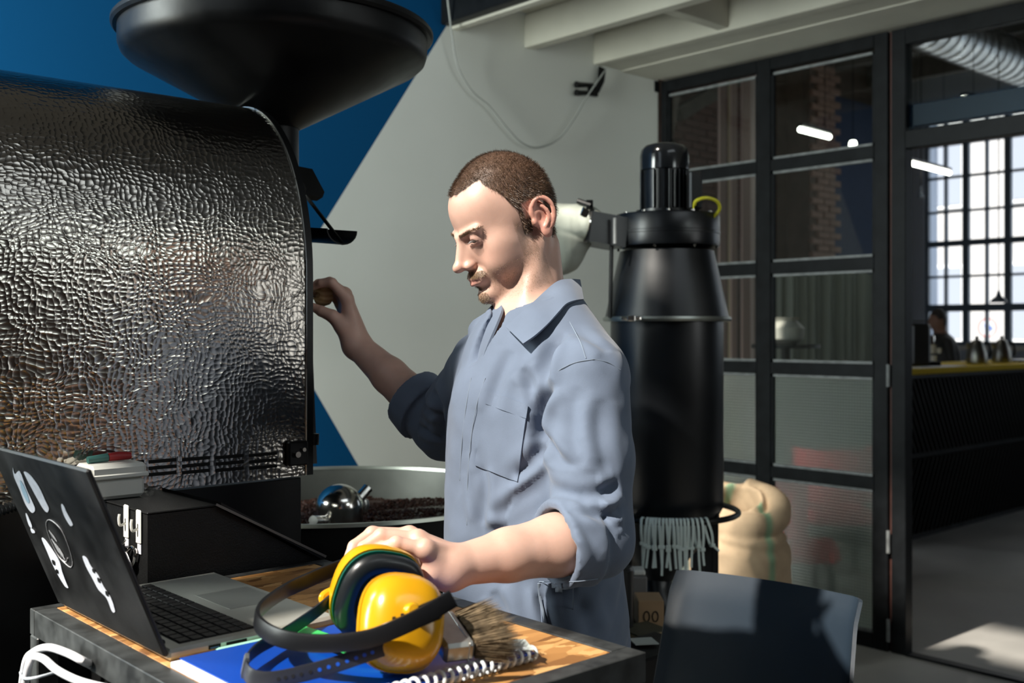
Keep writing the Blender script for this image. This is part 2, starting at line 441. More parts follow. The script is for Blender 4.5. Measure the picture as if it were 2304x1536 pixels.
# mezzanine: white timber joists with noggins and boards above, black edge beam
ceil = thing('ceiling_mezzanine', None, None, (3.9, 0.5, CEIL), kind='structure')
JX = [3.99, 3.51, 3.06]
for x in JX[:2]:
    put('joist', box(x, x + 0.065, -2.4, WALL_Y, CEIL, CEIL + 0.16, 0.004), m_ceil, ceil, smooth=False)
put('joist', box(3.055, 3.10, -2.4, WALL_Y, CEIL + 0.002, CEIL + 0.16, 0.003), m_ceil, ceil, smooth=False)
put('soffit', box(3.99 + 0.066, 4.62, -2.4, WALL_Y, CEIL + 0.005, CEIL + 0.05, 0.003), m_ceil, ceil, smooth=False)
put('soffit', box(4.2, PART_X - 0.04, -2.4, WALL_Y, CEIL - 0.003, CEIL + 0.004), m_ceil, ceil, smooth=False)
for (y, x0, x1) in ((2.72, JX[0] + 0.065, 4.2), (2.93, JX[1] + 0.065, JX[0]), (2.56, 3.10, JX[1]), (1.6, JX[1] + 0.065, JX[0]), (1.35, 3.10, JX[1])):
    if x0 < 4.0: put('noggin', box(x0, x1, y, y + 0.06, CEIL + 0.012, CEIL + 0.155, 0.003), m_ceil, ceil, smooth=False)
for i in range(14):
    y = WALL_Y - 0.012 - i * 0.44
    put('ceiling_board', box(3.06, 4.05, y - 0.43, y, CEIL + 0.162 + 0.004 * (i % 3), CEIL + 0.19, 0.003), m_ceil, ceil, smooth=False)
put('trim_1', box(2.995, 3.052, -2.4, WALL_Y - 0.005, CEIL + 0.012, CEIL + 0.46, 0.004), m_steel, kind='structure', smooth=False)
put('wall_gallery', box(2.99, 3.05, -2.4, WALL_Y - 0.002, CEIL + 0.462, HALL), m_dark, kind='structure', smooth=False)

# ---- glazed steel partition
def glass_mat(name, tint, rough, refl):
    m = bpy.data.materials.new(name); m.use_nodes = True; nt = m.node_tree; N, L = nt.nodes, nt.links
    N.remove(N['Principled BSDF']); out = N['Material Output']
    tr = N.new('ShaderNodeBsdfTransparent'); tr.inputs['Color'].default_value = (*tint, 1)
    gl = N.new('ShaderNodeBsdfGlossy'); gl.inputs['Roughness'].default_value = rough
    fr = N.new('ShaderNodeFresnel'); fr.inputs['IOR'].default_value = refl
    mx = N.new('ShaderNodeMixShader'); L.new(fr.outputs[0], mx.inputs[0]); L.new(tr.outputs[0], mx.inputs[1]); L.new(gl.outputs[0], mx.inputs[2]); L.new(mx.outputs[0], out.inputs['Surface'])
    return m
def reeded_mat():
    m = bpy.data.materials.new('ribbed wired glass'); m.use_nodes = True; nt = m.node_tree; N, L = nt.nodes, nt.links
    N.remove(N['Principled BSDF']); out = N['Material Output']
    tc = N.new('ShaderNodeTexCoord'); sx = N.new('ShaderNodeSeparateXYZ'); L.new(tc.outputs['Object'], sx.inputs[0])
    def wave(o, k):
        a = N.new('ShaderNodeMath'); a.operation = 'MULTIPLY'; L.new(o, a.inputs[0]); a.inputs[1].default_value = k
        s = N.new('ShaderNodeMath'); s.operation = 'SINE'; L.new(a.outputs[0], s.inputs[0]); return s.outputs[0]
    wy = wave(sx.outputs['Y'], 2 * math.pi / 0.0145); wz = wave(sx.outputs['Z'], 2 * math.pi / 0.0145)
    ad = N.new('ShaderNodeMath'); ad.operation = 'ADD'; L.new(wy, ad.inputs[0]); L.new(wz, ad.inputs[1])
    bp = N.new('ShaderNodeBump'); bp.inputs['Strength'].default_value = 0.5; bp.inputs['Distance'].default_value = 0.002; L.new(ad.outputs[0], bp.inputs['Height'])
    rf = N.new('ShaderNodeBsdfRefraction'); rf.inputs['IOR'].default_value = 1.02; rf.inputs['Roughness'].default_value = 0.32; rf.inputs['Color'].default_value = (0.86, 0.96, 0.90, 1)
    L.new(bp.outputs[0], rf.inputs['Normal'])
    cr_ = N.new('ShaderNodeMapRange'); cr_.inputs['From Min'].default_value = -2; cr_.inputs['From Max'].default_value = 1.2; L.new(ad.outputs[0], cr_.inputs[0])
    cm_ = N.new('ShaderNodeMix'); cm_.data_type = 'RGBA'; cm_.inputs['A'].default_value = (0.45, 0.52, 0.47, 1); cm_.inputs['B'].default_value = (0.92, 1.0, 0.95, 1); L.new(cr_.outputs[0], cm_.inputs['Factor']); L.new(cm_.outputs['Result'], rf.inputs['Color'])
    tl = N.new('ShaderNodeBsdfTranslucent'); tl.inputs['Color'].default_value = (0.75, 0.85, 0.78, 1)
    df = N.new('ShaderNodeBsdfDiffuse'); L.new(bp.outputs[0], df.inputs['Normal']); df.inputs['Color'].default_value = (0.42, 0.47, 0.42, 1)
    gl = N.new('ShaderNodeBsdfGlossy'); gl.inputs['Roughness'].default_value = 0.2; L.new(bp.outputs[0], gl.inputs['Normal'])
    m1 = N.new('ShaderNodeMixShader'); m1.inputs[0].default_value = 0.12; L.new(rf.outputs[0], m1.inputs[1]); L.new(tl.outputs[0], m1.inputs[2])
    th = N.new('ShaderNodeMapRange'); th.inputs['From Min'].default_value = -1.2; th.inputs['From Max'].default_value = 1.6; th.inputs['To Min'].default_value = 0.01; th.inputs['To Max'].default_value = 0.13; L.new(ad.outputs[0], th.inputs[0])
    m2 = N.new('ShaderNodeMixShader'); L.new(th.outputs[0], m2.inputs[0]); L.new(m1.outputs[0], m2.inputs[1]); L.new(df.outputs[0], m2.inputs[2])
    m3 = N.new('ShaderNodeMixShader'); m3.inputs[0].default_value = 0.05; L.new(m2.outputs[0], m3.inputs[1]); L.new(gl.outputs[0], m3.inputs[2]); L.new(m3.outputs[0], out.inputs['Surface'])
    return m
m_clear = glass_mat('clear dusty glass', (0.82, 0.85, 0.84), 0.03, 1.35); m_reed = reeded_mat()
part = thing('wall_right', None, None, (PART_X, 2.9, 0), kind='structure')
def ypx(px): return PX(px, 700, PART_X).y
posts = [(ypx(1487), ypx(1500)), (ypx(1702), ypx(1733)), (ypx(1966), ypx(1997))]      # (high Y, low Y) edges
XP0, XP1 = PART_X, PART_X + 0.05
rails = [2.27, 1.762, 1.269, 0.755]
TOP = CEIL - 0.005
for (a, b) in posts: put('post', box(XP0, XP1, b, a, 0, TOP, 0.003), m_steel, part, smooth=False)
bays = [(posts[0][1], posts[1][0]), (posts[1][1], posts[2][0])]
for (a, b) in bays:
    lo, hi = min(a, b), max(a, b)
    put('rail', box(XP0, XP1, lo, hi, TOP - 0.06, TOP, 0.003), m_steel, part, smooth=False)
    put('rail', box(XP0, XP1, lo, hi, 0.0, 0.07, 0.003), m_steel, part, smooth=False)
    for z in rails: put('rail', box(XP0 + 0.001, XP1, lo, hi, z - 0.03, z + 0.03, 0.003), m_steel, part, smooth=False)
    zz = [0.07] + [z for z in rails[::-1]] + [TOP - 0.075]
    for i in range(5):
        z0 = zz[i] + (0.03 if i else 0); z1 = zz[i + 1] - (0.03 if i < 4 else 0)
        put('pane', box(XP0 + 0.022, XP0 + 0.027, lo, hi, z0, z1), m_reed if i < 2 else m_clear, part, smooth=False)
        for (q0, q1, w0, w1) in ((lo, hi, z0, z0 + 0.012), (lo, hi, z1 - 0.012, z1), (lo, lo + 0.012, z0, z1), (hi - 0.012, hi, z0, z1)):
            put('glazing_bead', box(XP0 + 0.008, XP0 + 0.0218, q0, q1, w0, w1), m_bead if w1 - w0 < 0.1 else m_steel, part, smooth=False)
# doorway right of it: jamb, sliding door edge, head bars, transom panes
door = thing('door_1', None, None, (PART_X + 0.03, ypx(2020), 0), kind='structure')
yj0, yj1 = ypx(2036), ypx(2004)
put('jamb', box(XP0 + 0.005, XP1 + 0.02, yj0, yj1, 0, TOP, 0.003), m_steel, door, smooth=False)
put('jamb_strip', box(XP0 + 0.02, XP0 + 0.05, yj1, posts[2][1] - 0.001, 0.0, TOP, 0.002), pm('rusty brown steel', (0.07, 0.025, 0.018), 0.6, vary=0.3), door, smooth=False)
put('head_bar', box(XP0, XP1, 1.19, yj0, 2.265, 2.345, 0.003), m_steel, door, smooth=False)
put('head_bar', box(XP0 + 0.06, XP1 + 0.06, 1.19, yj0, 2.37, 2.47, 0.003), pm('navy painted steel', (0.012, 0.022, 0.045), 0.4), door, smooth=False)
put('head_bar', box(XP0, XP1, 1.19, yj0, TOP - 0.075, TOP, 0.003), m_steel, door, smooth=False)
put('transom_pane', box(XP0 + 0.022, XP0 + 0.027, 1.25, yj0, 2.345, TOP - 0.075), m_clear, door, smooth=False)
put('transom_post', box(XP0, XP1, 1.19, 1.25, 2.345, TOP - 0.075, 0.003), m_steel, door, smooth=False)
for z in (0.05, 0.45, 1.2): put('hinge', tube([Vector((XP0 - 0.006, posts[2][1] - 0.006, z)), Vector((XP0 - 0.006, posts[2][1] - 0.006, z + 0.1))], 0.008, 10), m_bead, door)
put('baseboard_side', box(XP0, XP0 + 0.05, 1.19, yj0 - 0.001, 0, 0.012), m_steel, kind='structure', smooth=False)

put('wall_side_blocker', box(XP0, XP0 + 0.1, -2.4, 1.185, 0, CEIL), m_dark, kind='structure', smooth=False)  # added wall out of view, blocks light from the cafe floor
# ---- the cafe beyond
CY = 6.6; CX = 12.4
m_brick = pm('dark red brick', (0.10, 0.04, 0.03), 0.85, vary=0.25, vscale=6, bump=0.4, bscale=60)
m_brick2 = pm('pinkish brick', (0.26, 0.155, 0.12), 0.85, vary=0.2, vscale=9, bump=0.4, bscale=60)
m_mortar = pm('grey mortar', (0.11, 0.075, 0.06), 0.9, vary=0.2)
m_navy = pm('navy wall panel', (0.012, 0.028, 0.085), 0.8, vary=0.1)
cw = put('wall_cafe', box(4.55, CX + 0.4, CY, CY + 0.2, 0, 4.7), m_mortar, kind='structure', smooth=False)
# bricks of the cafe wall that can be told apart: a pinkish pier and the courses around it
bm0 = box(-0.11, 0.11, -0.025, 0.025, -0.031, 0.031, 0.004)
def bricks(x0, x1, y, z0, z1, mat, parent, limit):
    first = None; n = 0; row = 0; z = z0
    while z < z1:
        x = x0 + (0.115 if row % 2 else 0)
        while x < x1 and n < limit:
            off = Vector((x + 0.11, y + random.uniform(-0.006, 0.006), z + 0.031))
            if first is None: first = put('brick', xf(bm0, Matrix.Translation(off)), mat, parent, smooth=False); base = off
            else: dup(first, off - base, parent)
            n += 1; x += 0.232
        z += 0.072; row += 1
xb = PY(1826, 500, CY - 0.3).x; xb1 = PY(1882, 500, CY - 0.3).x
pier = put('pillar_cafe', box(xb, xb1, CY - 0.28, CY - 0.001, 0, 4.6), m_mortar, kind='structure', smooth=False)
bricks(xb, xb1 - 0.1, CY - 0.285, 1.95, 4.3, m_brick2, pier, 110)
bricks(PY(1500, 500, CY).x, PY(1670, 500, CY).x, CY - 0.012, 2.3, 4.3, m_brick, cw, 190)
put('wall_panel', box(xb1 + 0.01, CX - 0.35, CY - 0.12, CY - 0.002, 0, 4.1), m_navy, kind='structure', smooth=False)  # navy panel beside the pier
put('ceiling_cafe', box(4.57, CX + 0.4, -2.5, CY + 0.2, 4.65, 4.75), m_dark, kind='structure', smooth=False)
put('wall_upstand', box(4.57, 4.62, -2.5, CY + 0.2, CEIL + 0.051, 4.649), m_dark, kind='structure', smooth=False)
rafters = thing('beam_cafe', None, None, (9, 3, 4.4), kind='structure')
m_beam = pm('dusty grey beam', (0.10, 0.09, 0.08), 0.8, vary=0.25)
for i, x in enumerate((6.2, 7.3, 8.4, 9.5, 10.6, 11.7)):
    put('rafter', box(x, x + 0.14, -2.4, CY - 0.01, 4.35, 4.645, 0.004), m_beam, rafters, smooth=False)
for y in (2.2, 5.0): put('tie_beam', box(5.5, CX, y, y + 0.12, 4.2, 4.345, 0.004), m_beam, rafters, smooth=False)
put('brace', bar((8.0, 6.45, 3.5), (9.3, 6.1, 4.3), 0.13, 0.13), m_beam, rafters, smooth=False)
put('brace', bar((7.4, 5.9, 4.15), (7.9, 6.5, 3.3), 0.1, 0.1), m_beam, rafters, smooth=False)

# big multi-pane cafe window
ypw = lambda px: PX(px, 500, CX).y
zpw = lambda py, d=12.45: EYE + (HORIZON - py) * d / F
m_frame = pm('blue grey window frame', (0.10, 0.14, 0.19), 0.5)
win = thing('window_1', None, None, (CX, 5.0, 1.25), kind='structure')
WY1 = ypw(2070); WY0 = 2.6; WZ0 = zpw(778); WZ1 = zpw(238)
m_wg = glass_mat('clear window glass', (0.97, 0.98, 1.0), 0.02, 1.2)
holes = [(WY0, WY1, WZ0, WZ1), (-1.2, 1.9, WZ0, WZ1)]
holed_wall('wall_cafe_window', CX + 0.45, 'x', -2.8, CY + 0.2, 0, 4.75, holes, 0.35, pm('pale blue grey plaster', (0.42, 0.47, 0.56), 0.8))
step = (ypw(2076) - ypw(2166)) / 2; cols = []; y = WY1
k = 0
while y > WY0 + 0.05:
    cols.append((y, 0.075 if k % 2 == 0 else 0.028)); y -= step; k += 1
cols.append((WY0, 0.07))
rows = [(zpw(v), w) for v, w in ((775, 0.07), (691, 0.085), (618, 0.028), (541, 0.07), (467, 0.028), (387, 0.03), (305, 0.085), (250, 0.05))] + [(WZ1, 0.06)]
for (yy, w) in cols: put('mullion', box(CX + 0.14, CX + 0.2, yy - w / 2, yy + w / 2, WZ0, WZ1), m_frame, win, smooth=False)
for (z, w) in rows: put('glazing_bar', box(CX + 0.145, CX + 0.195, WY0, WY1, z - w / 2, z + w / 2), m_frame, win, smooth=False)
pane0 = None
for i in range(len(cols) - 1):
    for j in range(len(rows) - 1):
        put('pane', box(CX + 0.168, CX + 0.172, cols[i + 1][0] + cols[i + 1][1] / 2, cols[i][0] - cols[i][1] / 2, rows[j][0] + rows[j][1] / 2, rows[j + 1][0] - rows[j + 1][1] / 2), m_wg, win, smooth=False)
put('window_sill', box(CX - 0.06, CX + 0.42, WY0 - 0.05, WY1 + 0.05, WZ0 - 0.05, WZ0), m_white, win, smooth=False)
# street outside
put('ground_street', box(13.3, 40, -20, 30, -0.6, -0.5), pm('pale paving', (0.55, 0.54, 0.52), 0.8, vary=0.1), kind='structure', smooth=False)
m_fac = pm('pale facade', (0.50, 0.49, 0.48), 0.8, vary=0.06, vscale=0.6)
fac = thing('building', 'pale rendered building across the street, seen through the cafe window', 'building', (26, 12, -0.5))
put('facade', box(26, 30, 2, 30, -0.5, 13), m_fac, fac, smooth=False)
for iy in range(9):
    for iz in range(3):
        yy = 3.2 + iy * 2.2; z = 1.2 + iz * 3.3
        put('window_frame', box(25.93, 25.999, yy, yy + 1.1, z, z + 1.9), pm('white render trim', (0.85, 0.85, 0.85), 0.7), fac, smooth=False)
        put('window_glass', box(25.90, 25.929, yy + 0.08, yy + 1.02, z + 0.08, z + 1.82), pm('grey reflecting window', (0.30, 0.33, 0.38), 0.15), fac, smooth=False)
# ================================================================== ROASTER
m_blk = pm('matt black powder coat', (0.004, 0.0042, 0.0045), 0.4, spec=0.28, vary=0.3, vscale=10, bump=0.12, bscale=160, rvary=0.08)
m_blkr = pm('rough black crackle paint', (0.005, 0.0053, 0.0055), 0.5, spec=0.3, vary=0.3, vscale=30, bump=0.5, bscale=350, bdist=0.0012)
m_void = pm('slot shade and black marks', (0.003, 0.003, 0.003), 0.9)  # near-black for the shade inside slots and ports; also pupils and print
m_chrome = pm('polished steel', (0.62, 0.60, 0.56), 0.16, 1.0)
m_brushed = pm('brushed steel', (0.55, 0.55, 0.52), 0.3, 1.0, rvary=0.08, vscale=40)
m_rim = pm('bare steel rim', (0.40, 0.42, 0.37), 0.35, 1.0)
def hammered():
    m = bpy.data.materials.new('hammered steel sheet'); m.use_nodes = True; nt = m.node_tree; N, L = nt.nodes, nt.links
    b = N['Principled BSDF']; b.inputs['Metallic'].default_value = 1; b.inputs['Roughness'].default_value = 0.19
    tc = N.new('ShaderNodeTexCoord'); mp = N.new('ShaderNodeMapping'); mp.inputs['Scale'].default_value = (0.95, 1, 1.12); L.new(tc.outputs['Object'], mp.inputs['Vector'])
    nz = N.new('ShaderNodeTexNoise'); nz.inputs['Scale'].default_value = 16; nz.inputs['Detail'].default_value = 1; L.new(mp.outputs[0], nz.inputs['Vector'])
    ad = N.new('ShaderNodeVectorMath'); ad.operation = 'MULTIPLY_ADD'; L.new(nz.outputs['Color'], ad.inputs[0]); ad.inputs[1].default_value = (0.03, 0.03, 0.03); L.new(mp.outputs[0], ad.inputs[2])
    v = N.new('ShaderNodeTexVoronoi'); v.feature = 'SMOOTH_F1'; v.inputs['Scale'].default_value = 104; v.inputs['Smoothness'].default_value = 0.2; v.inputs['Randomness'].default_value = 0.55; L.new(ad.outputs[0], v.inputs['Vector'])
    sq = N.new('ShaderNodeMath'); sq.operation = 'POWER'; L.new(v.outputs['Distance'], sq.inputs[0]); sq.inputs[1].default_value = 2.0; bp = N.new('ShaderNodeBump'); bp.inputs['Strength'].default_value = 0.8; bp.inputs['Distance'].default_value = 0.0015; L.new(sq.outputs[0], bp.inputs['Height']); L.new(bp.outputs[0], b.inputs['Normal'])
    n3 = N.new('ShaderNodeTexNoise'); n3.inputs['Scale'].default_value = 3; L.new(tc.outputs['Object'], n3.inputs['Vector'])
    mc = N.new('ShaderNodeMix'); mc.data_type = 'RGBA'; mc.inputs['A'].default_value = (0.30, 0.28, 0.25, 1); mc.inputs['B'].default_value = (0.40, 0.375, 0.34, 1); L.new(n3.outputs['Fac'], mc.inputs['Factor']); L.new(mc.outputs['Result'], b.inputs['Base Color'])
    return m
m_ham = hammered()
RX0, RX1, RY = 0.30, 1.140, 1.87
roaster = thing('coffee_roaster', 'large black coffee roaster with hammered steel hood and a wide black funnel hopper on top', 'roaster', (0.75, 2.3, 0))
prof = [(RY, 1.162)] + [(RY, z) for z in np.linspace(1.22, 1.56, 6)] + [(RY + 0.27 * (1 - math.cos(a)), 1.56 + 0.375 * math.sin(a)) for a in np.linspace(0.08, math.pi / 2, 22)] + [(2.42, 1.937), (2.8, 1.93)]
nx = 2
hoodV = [Vector((x, y, z)) for x in (RX0, RX1) for (y, z) in prof]; n_ = len(prof)
hoodF = [(i, n_ + i, n_ + i + 1, i + 1) for i in range(n_ - 1)]
put('hood', shell((hoodV, hoodF), 0.004), m_ham, roaster, sharp=60)
# dark end flange following the hood profile
def off(pr, t):
    out = []
    for i, (y, z) in enumerate(pr):
        a = pr[max(i - 1, 0)]; b = pr[min(i + 1, len(pr) - 1)]; dy, dz = b[0] - a[0], b[1] - a[1]; l = math.hypot(dy, dz)
        out.append((y - dz / l * t, z + dy / l * t))
    return out
o1, i1 = off(prof, 0.004), off(prof, -0.05)
fl = ([Vector((x, y, z)) for x in (RX1 + 0.001, RX1 + 0.017) for (y, z) in o1 + i1[::-1]], None)
m2 = len(o1) * 2
put('end_flange', (fl[0], [tuple(range(m2)), tuple(range(2 * m2 - 1, m2 - 1, -1))] + [(i, i + m2, (i + 1) % m2 + m2, (i + 1) % m2) for i in range(m2)]), m_blk, roaster, sharp=40)
put('flange_edge', tube([Vector((RX1 + 0.001, y, z)) for (y, z) in off(prof, 0.0035)], 0.0016, 6), m_brushed, roaster)
put('base_cabinet', cat(box(RX0, 1.05, RY + 0.03, 2.78, 0.0, 1.155, 0.006)), m_blk, roaster, smooth=False)
put('front_plate', box(RX0 + 0.001, RX1 - 0.004, RY + 0.006, RY + 0.029, 0.2, 1.157, 0.002), m_blk, roaster, smooth=False)
put('end_wall', box(RX1 - 0.02, RX1, RY + 0.06, 2.7, 1.165, 1.75, 0.004), m_blk, roaster, smooth=False)
# faceplate head under the hopper
hx, hy = 1.251, 2.174
put('faceplate', prism([Vector((1.175, 1.96, 1.17)), Vector((1.175, 2.52, 1.17)), Vector((1.175, 2.52, 1.76)), Vector((1.175, 2.36, 1.86)), Vector((1.175, 2.13, 1.86)), Vector((1.175, 2.0, 1.72))], (0.05, 0, 0)), m_blk, roaster, smooth=False)
put('hopper_neck', lathe([(0.05, 1.62), (0.05, 1.93)], (hx, hy, 0), seg=36), m_blk, roaster)
hop = put('hopper', lathe([(0.052, 1.912), (0.062, 1.917), (0.325, 2.058), (0.338, 2.07), (0.343, 2.085), (0.343, 2.122), (0.337, 2.122), (0.337, 2.085), (0.32, 2.064), (0.06, 1.926), (0.046, 1.92)], (hx, hy, 0), seg=96, closed=True), m_blk, roaster, sharp=50)
put('hopper_rim', lathe([(0.341, 2.118), (0.352, 2.118), (0.357, 2.124), (0.357, 2.132), (0.352, 2.138), (0.341, 2.136)], (hx, hy, 0), seg=96, closed=True), m_blk, hop)
nb = P(607, 294, 2.40)
put('neck_screw', lathe([(0.004, 0), (0.004, 0.003), (0, 0.004)], nb, (-0.67, -0.74, 0), 10), m_chrome, roaster)
# bracket, rod and open chute beside the hood
D_ = 2.32
put('chute_block', prism([P(640, 385, D_), P(662, 372, D_), P(690, 425, D_), P(686, 437, D_), P(672, 446, D_), P(655, 440, D_)], RM(0.03, 0.05, 0)), m_blk, roaster, smooth=False)
put('chute_rod', bar(P(680, 430, 2.30), P(772, 549, 2.26), 0.006, 0.006), m_blk, roaster, smooth=False)
tA, tB = P(688, 512, 2.33), P(770, 517, 2.25); tS = (tB - tA).normalized().cross(Vector((0, 0, 1))).normalized()
put('sample_chute', shell(grid(lambda u, v: tA.lerp(tB, u) + tS * 0.040 * math.cos(math.pi * v) + Vector((0, 0, -0.030 * math.sin(math.pi * v))), 8, 14), 0.003), m_blk, roaster)
# wooden knob held by the man
kc = P(727, 664, 2.262); kax = RM(0.45, -0.89, 0.1).normalized()
put('knob_stem', tube([kc - Vector((0.05, 0.02, 0.0)), kc], 0.006, 10), m_chrome, roaster)
def wood(name, a, b, sc=30):
    m = bpy.data.materials.new(name); m.use_nodes = True; nt = m.node_tree; N, L = nt.nodes, nt.links; bb = N['Principled BSDF']; bb.inputs['Roughness'].default_value = 0.5
    tc = N.new('ShaderNodeTexCoord'); w = N.new('ShaderNodeTexWave'); w.wave_type = 'RINGS'; w.inputs['Scale'].default_value = sc; w.inputs['Distortion'].default_value = 3; L.new(tc.outputs['Object'], w.inputs['Vector'])
    mc = N.new('ShaderNodeMix'); mc.data_type = 'RGBA'; mc.inputs['A'].default_value = (*a, 1); mc.inputs['B'].default_value = (*b, 1); L.new(w.outputs['Fac'], mc.inputs['Factor']); L.new(mc.outputs['Result'], bb.inputs['Base Color']); return m
put('knob', lathe([(0, -0.016), (0.014, -0.0155), (0.021, -0.011), (0.0235, 0), (0.021, 0.011), (0.014, 0.0155), (0, 0.016)], kc, Vector((1, 0, 0.05)), 24), wood('turned ash wood', (0.42, 0.27, 0.12), (0.60, 0.44, 0.24)), roaster, label='turned wooden knob')
# vent slots: five groups of three
for gx in (168, 262, 335, 410, 486, 561):
    for k in range(3):
        a = PY(gx, (1050 - (gx - 160) * 0.063) + k * 14.5, RY - 0.003); b = PY(gx + (60 if gx > 262 else 66), a.z, RY)
        wv = PY(gx + 61, 1040, RY).x - a.x - 0.0 if gx > 200 else 0.03
        put('vent_slot', box(a.x, a.x + wv, RY - 0.0035, RY - 0.0021, a.z - 0.0032, a.z + 0.0032, 0.001), m_void, roaster, smooth=False)  # solid dark bars stand in for the shade of recessed slots
# hinge block at the lower right corner
hc = PY(668, 1017, RY - 0.008)
hb = put('hinge_block', box(hc.x - 0.022, hc.x + 0.022, RY - 0.016, RY - 0.0025, hc.z - 0.026, hc.z + 0.022, 0.003), m_blk, roaster, smooth=False)
put('hinge_bolt', lathe([(0.0, 0.006), (0.006, 0.006), (0.0065, 0), (0.0065, -0.004)], PY(668, 1022, RY - 0.018), (0, -1, 0), 12), m_chrome, hb)
put('hinge_bolt', lathe([(0.0, 0.004), (0.004, 0.004), (0.0045, 0), (0.0045, -0.004)], PY(683, 1011, RY - 0.018), (0, -1, 0), 12), m_chrome, hb)
put('hinge_pin', tube([PY(705, 975, RY + 0.03), PY(704, 1000, RY + 0.03)], 0.012, 12), m_blk, roaster)

# ------------------------------------------------------------------ cooling tray with beans
tc_ = Vector((1.570, 2.411, 0)); TR = 0.505
tray = thing('cooling_tray', 'round black bean cooling tray with steel rim beside the roaster', 'tray', tc_)
put('pan', lathe([(0.0, 0.78), (TR - 0.03, 0.78), (TR - 0.004, 0.80), (TR - 0.004, 1.02), (TR, 1.02), (TR, 0.76), (0.45, 0.72), (0.0, 0.72)], tc_, seg=96), m_blk, tray)
put('inner_wall', lathe([(TR - 0.006, 0.801), (TR - 0.006, 1.022), (TR - 0.0045, 1.022), (TR - 0.0045, 0.801)], tc_, seg=96, closed=True), pm('worn steel wall', (0.20, 0.205, 0.185), 0.42, 0.85, vary=0.15), tray)
put('rim', lathe([(TR - 0.008, 1.022), (TR - 0.006, 1.030), (TR + 0.004, 1.030), (TR + 0.006, 1.022)], tc_, seg=120, closed=True), m_rim, tray)
put('pedestal', lathe([(0.2, 0.0), (0.2, 0.72)], tc_, seg=40), m_blk, tray)
ag = Vector((tc_.x, tc_.y, 0.86)); dm = P(766, 1130, 2.84); ag = Vector((dm.x, dm.y, 0))
ag = Vector(P(764, 1160, 2.72)); ag.z = 0
put('agitator_hub', lathe([(0.060, 0.80), (0.060, 1.005)] + [(0.060 * math.cos(a), 1.005 + 0.058 * math.sin(a)) for a in np.linspace(0.1, math.pi / 2, 10)], ag, seg=40), m_chrome, tray)
hd_ = Vector((ag.x, ag.y, 0)).dot(Vector((SN, CS, 0)))
for px, py, dd in ((704, 1172, -0.10), (828, 1097, 0.06)):
    e = P(px, py, hd_ + dd); st = Vector((ag.x, ag.y, 0.968)) ; st = st + (e - st) * 0.25
    put('agitator_arm', tube([st, e], 0.0135, 16), m_brushed, tray)
put('agitator_knob', lathe([(0, 0.02), (0.012, 0.016), (0.016, 0), (0.012, -0.016), (0, -0.02)], P(818, 1137, 2.8), (0, 0, 1), 14), m_brushed, tray)
# beans: uncountable heap, one object
bb = []
def bean(c, R):
    V, Fc = [], []
    for i, (r, h) in enumerate(((0.55, -0.8), (1.0, -0.1), (0.6, 0.75))):
        for k in range(6):
            a = k * math.pi / 3; V.append(Vector(c) + R @ Vector((0.0056 * r * math.cos(a), 0.0042 * r * math.sin(a), 0.003 * h)))
    for i in range(2):
        for k in range(6): Fc.append((i * 6 + k, i * 6 + (k + 1) % 6, (i + 1) * 6 + (k + 1) % 6, (i + 1) * 6 + k))
    Fc.append(tuple(range(12, 18))); return V, Fc
from mathutils import Euler
BV, BF = lathe([(0, 0.942), (0.2, 0.945), (0.4, 0.94), (TR - 0.012, 0.925), (TR - 0.012, 0.79), (0, 0.79)], tc_, seg=64)
BV = list(BV); BF = list(BF)
for _ in range(11000):
    r = (TR - 0.02) * math.sqrt(random.random()); a = random.uniform(0, 2 * math.pi)
    c = (tc_.x + r * math.cos(a), tc_.y + r * math.sin(a), 0.943 + 0.007 * random.random() - 0.015 * (r / TR) ** 4 + 0.008 * math.sin(9 * a + 12 * r))
    if (c[0] - ag.x) ** 2 + (c[1] - ag.y) ** 2 < 0.067 ** 2: continue
    v, f = bean(c, Euler((random.uniform(-.7, .7), random.uniform(-.7, .7), random.uniform(0, 6.28))).to_matrix()); n0 = len(BV); BV += v; BF += [tuple(i + n0 for i in q) for q in f]
beans = put('coffee_beans', (BV, BF), pm('dark roasted beans', (0.04, 0.013, 0.006), 0.5, spec=0.3, vary=0.45, vscale=90), kind='stuff', recalc=False)
tag(beans, 'dark roasted coffee beans filling the round cooling tray', 'beans'); beans['kind'] = 'stuff'

# ------------------------------------------------------------------ black discharge box in front of the roaster, behind the table
BX0, BX1, BY0, BY1 = 0.711, 1.015, 1.632, RY - 0.004
ZT = 1.162
bx = thing('discharge_box', 'black crackle painted metal box with a sloping lid in front of the roaster', 'metal box', (0.86, 1.75, 0.0))
xs = 0.83
put('body', prism([Vector((BX0, BY0, 0.25)), Vector((BX1, BY0, 0.25)), Vector((BX1, BY0, 1.048)), Vector((xs, BY0, ZT - 0.001)), Vector((BX0, BY0, ZT - 0.001))], (0, BY1 - BY0, 0)), m_blkr, bx, smooth=False)
put('top_plate', box(BX0 - 0.001, xs + 0.002, BY0 - 0.001, BY1, ZT, ZT + 0.003, 0.001), m_blkr, bx, smooth=False)
put('sloping_lid', prism([Vector((xs, BY0 - 0.012, ZT + 0.0005)), Vector((BX1 + 0.012, BY0 - 0.012, 1.047)), Vector((BX1 + 0.014, BY0 - 0.012, 1.054)), Vector((xs, BY0 - 0.012, ZT + 0.008))], (0, BY1 - BY0 - 0.01, 0)), m_blk, bx, smooth=False)
put('lid_edge', bar(Vector((xs - 0.01, BY0 - 0.0145, ZT + 0.006)), Vector((BX1 + 0.014, BY0 - 0.0145, 1.0535)), 0.002, 0.004), pm('grey worn edge', (0.13, 0.12, 0.11), 0.5), bx, smooth=False)
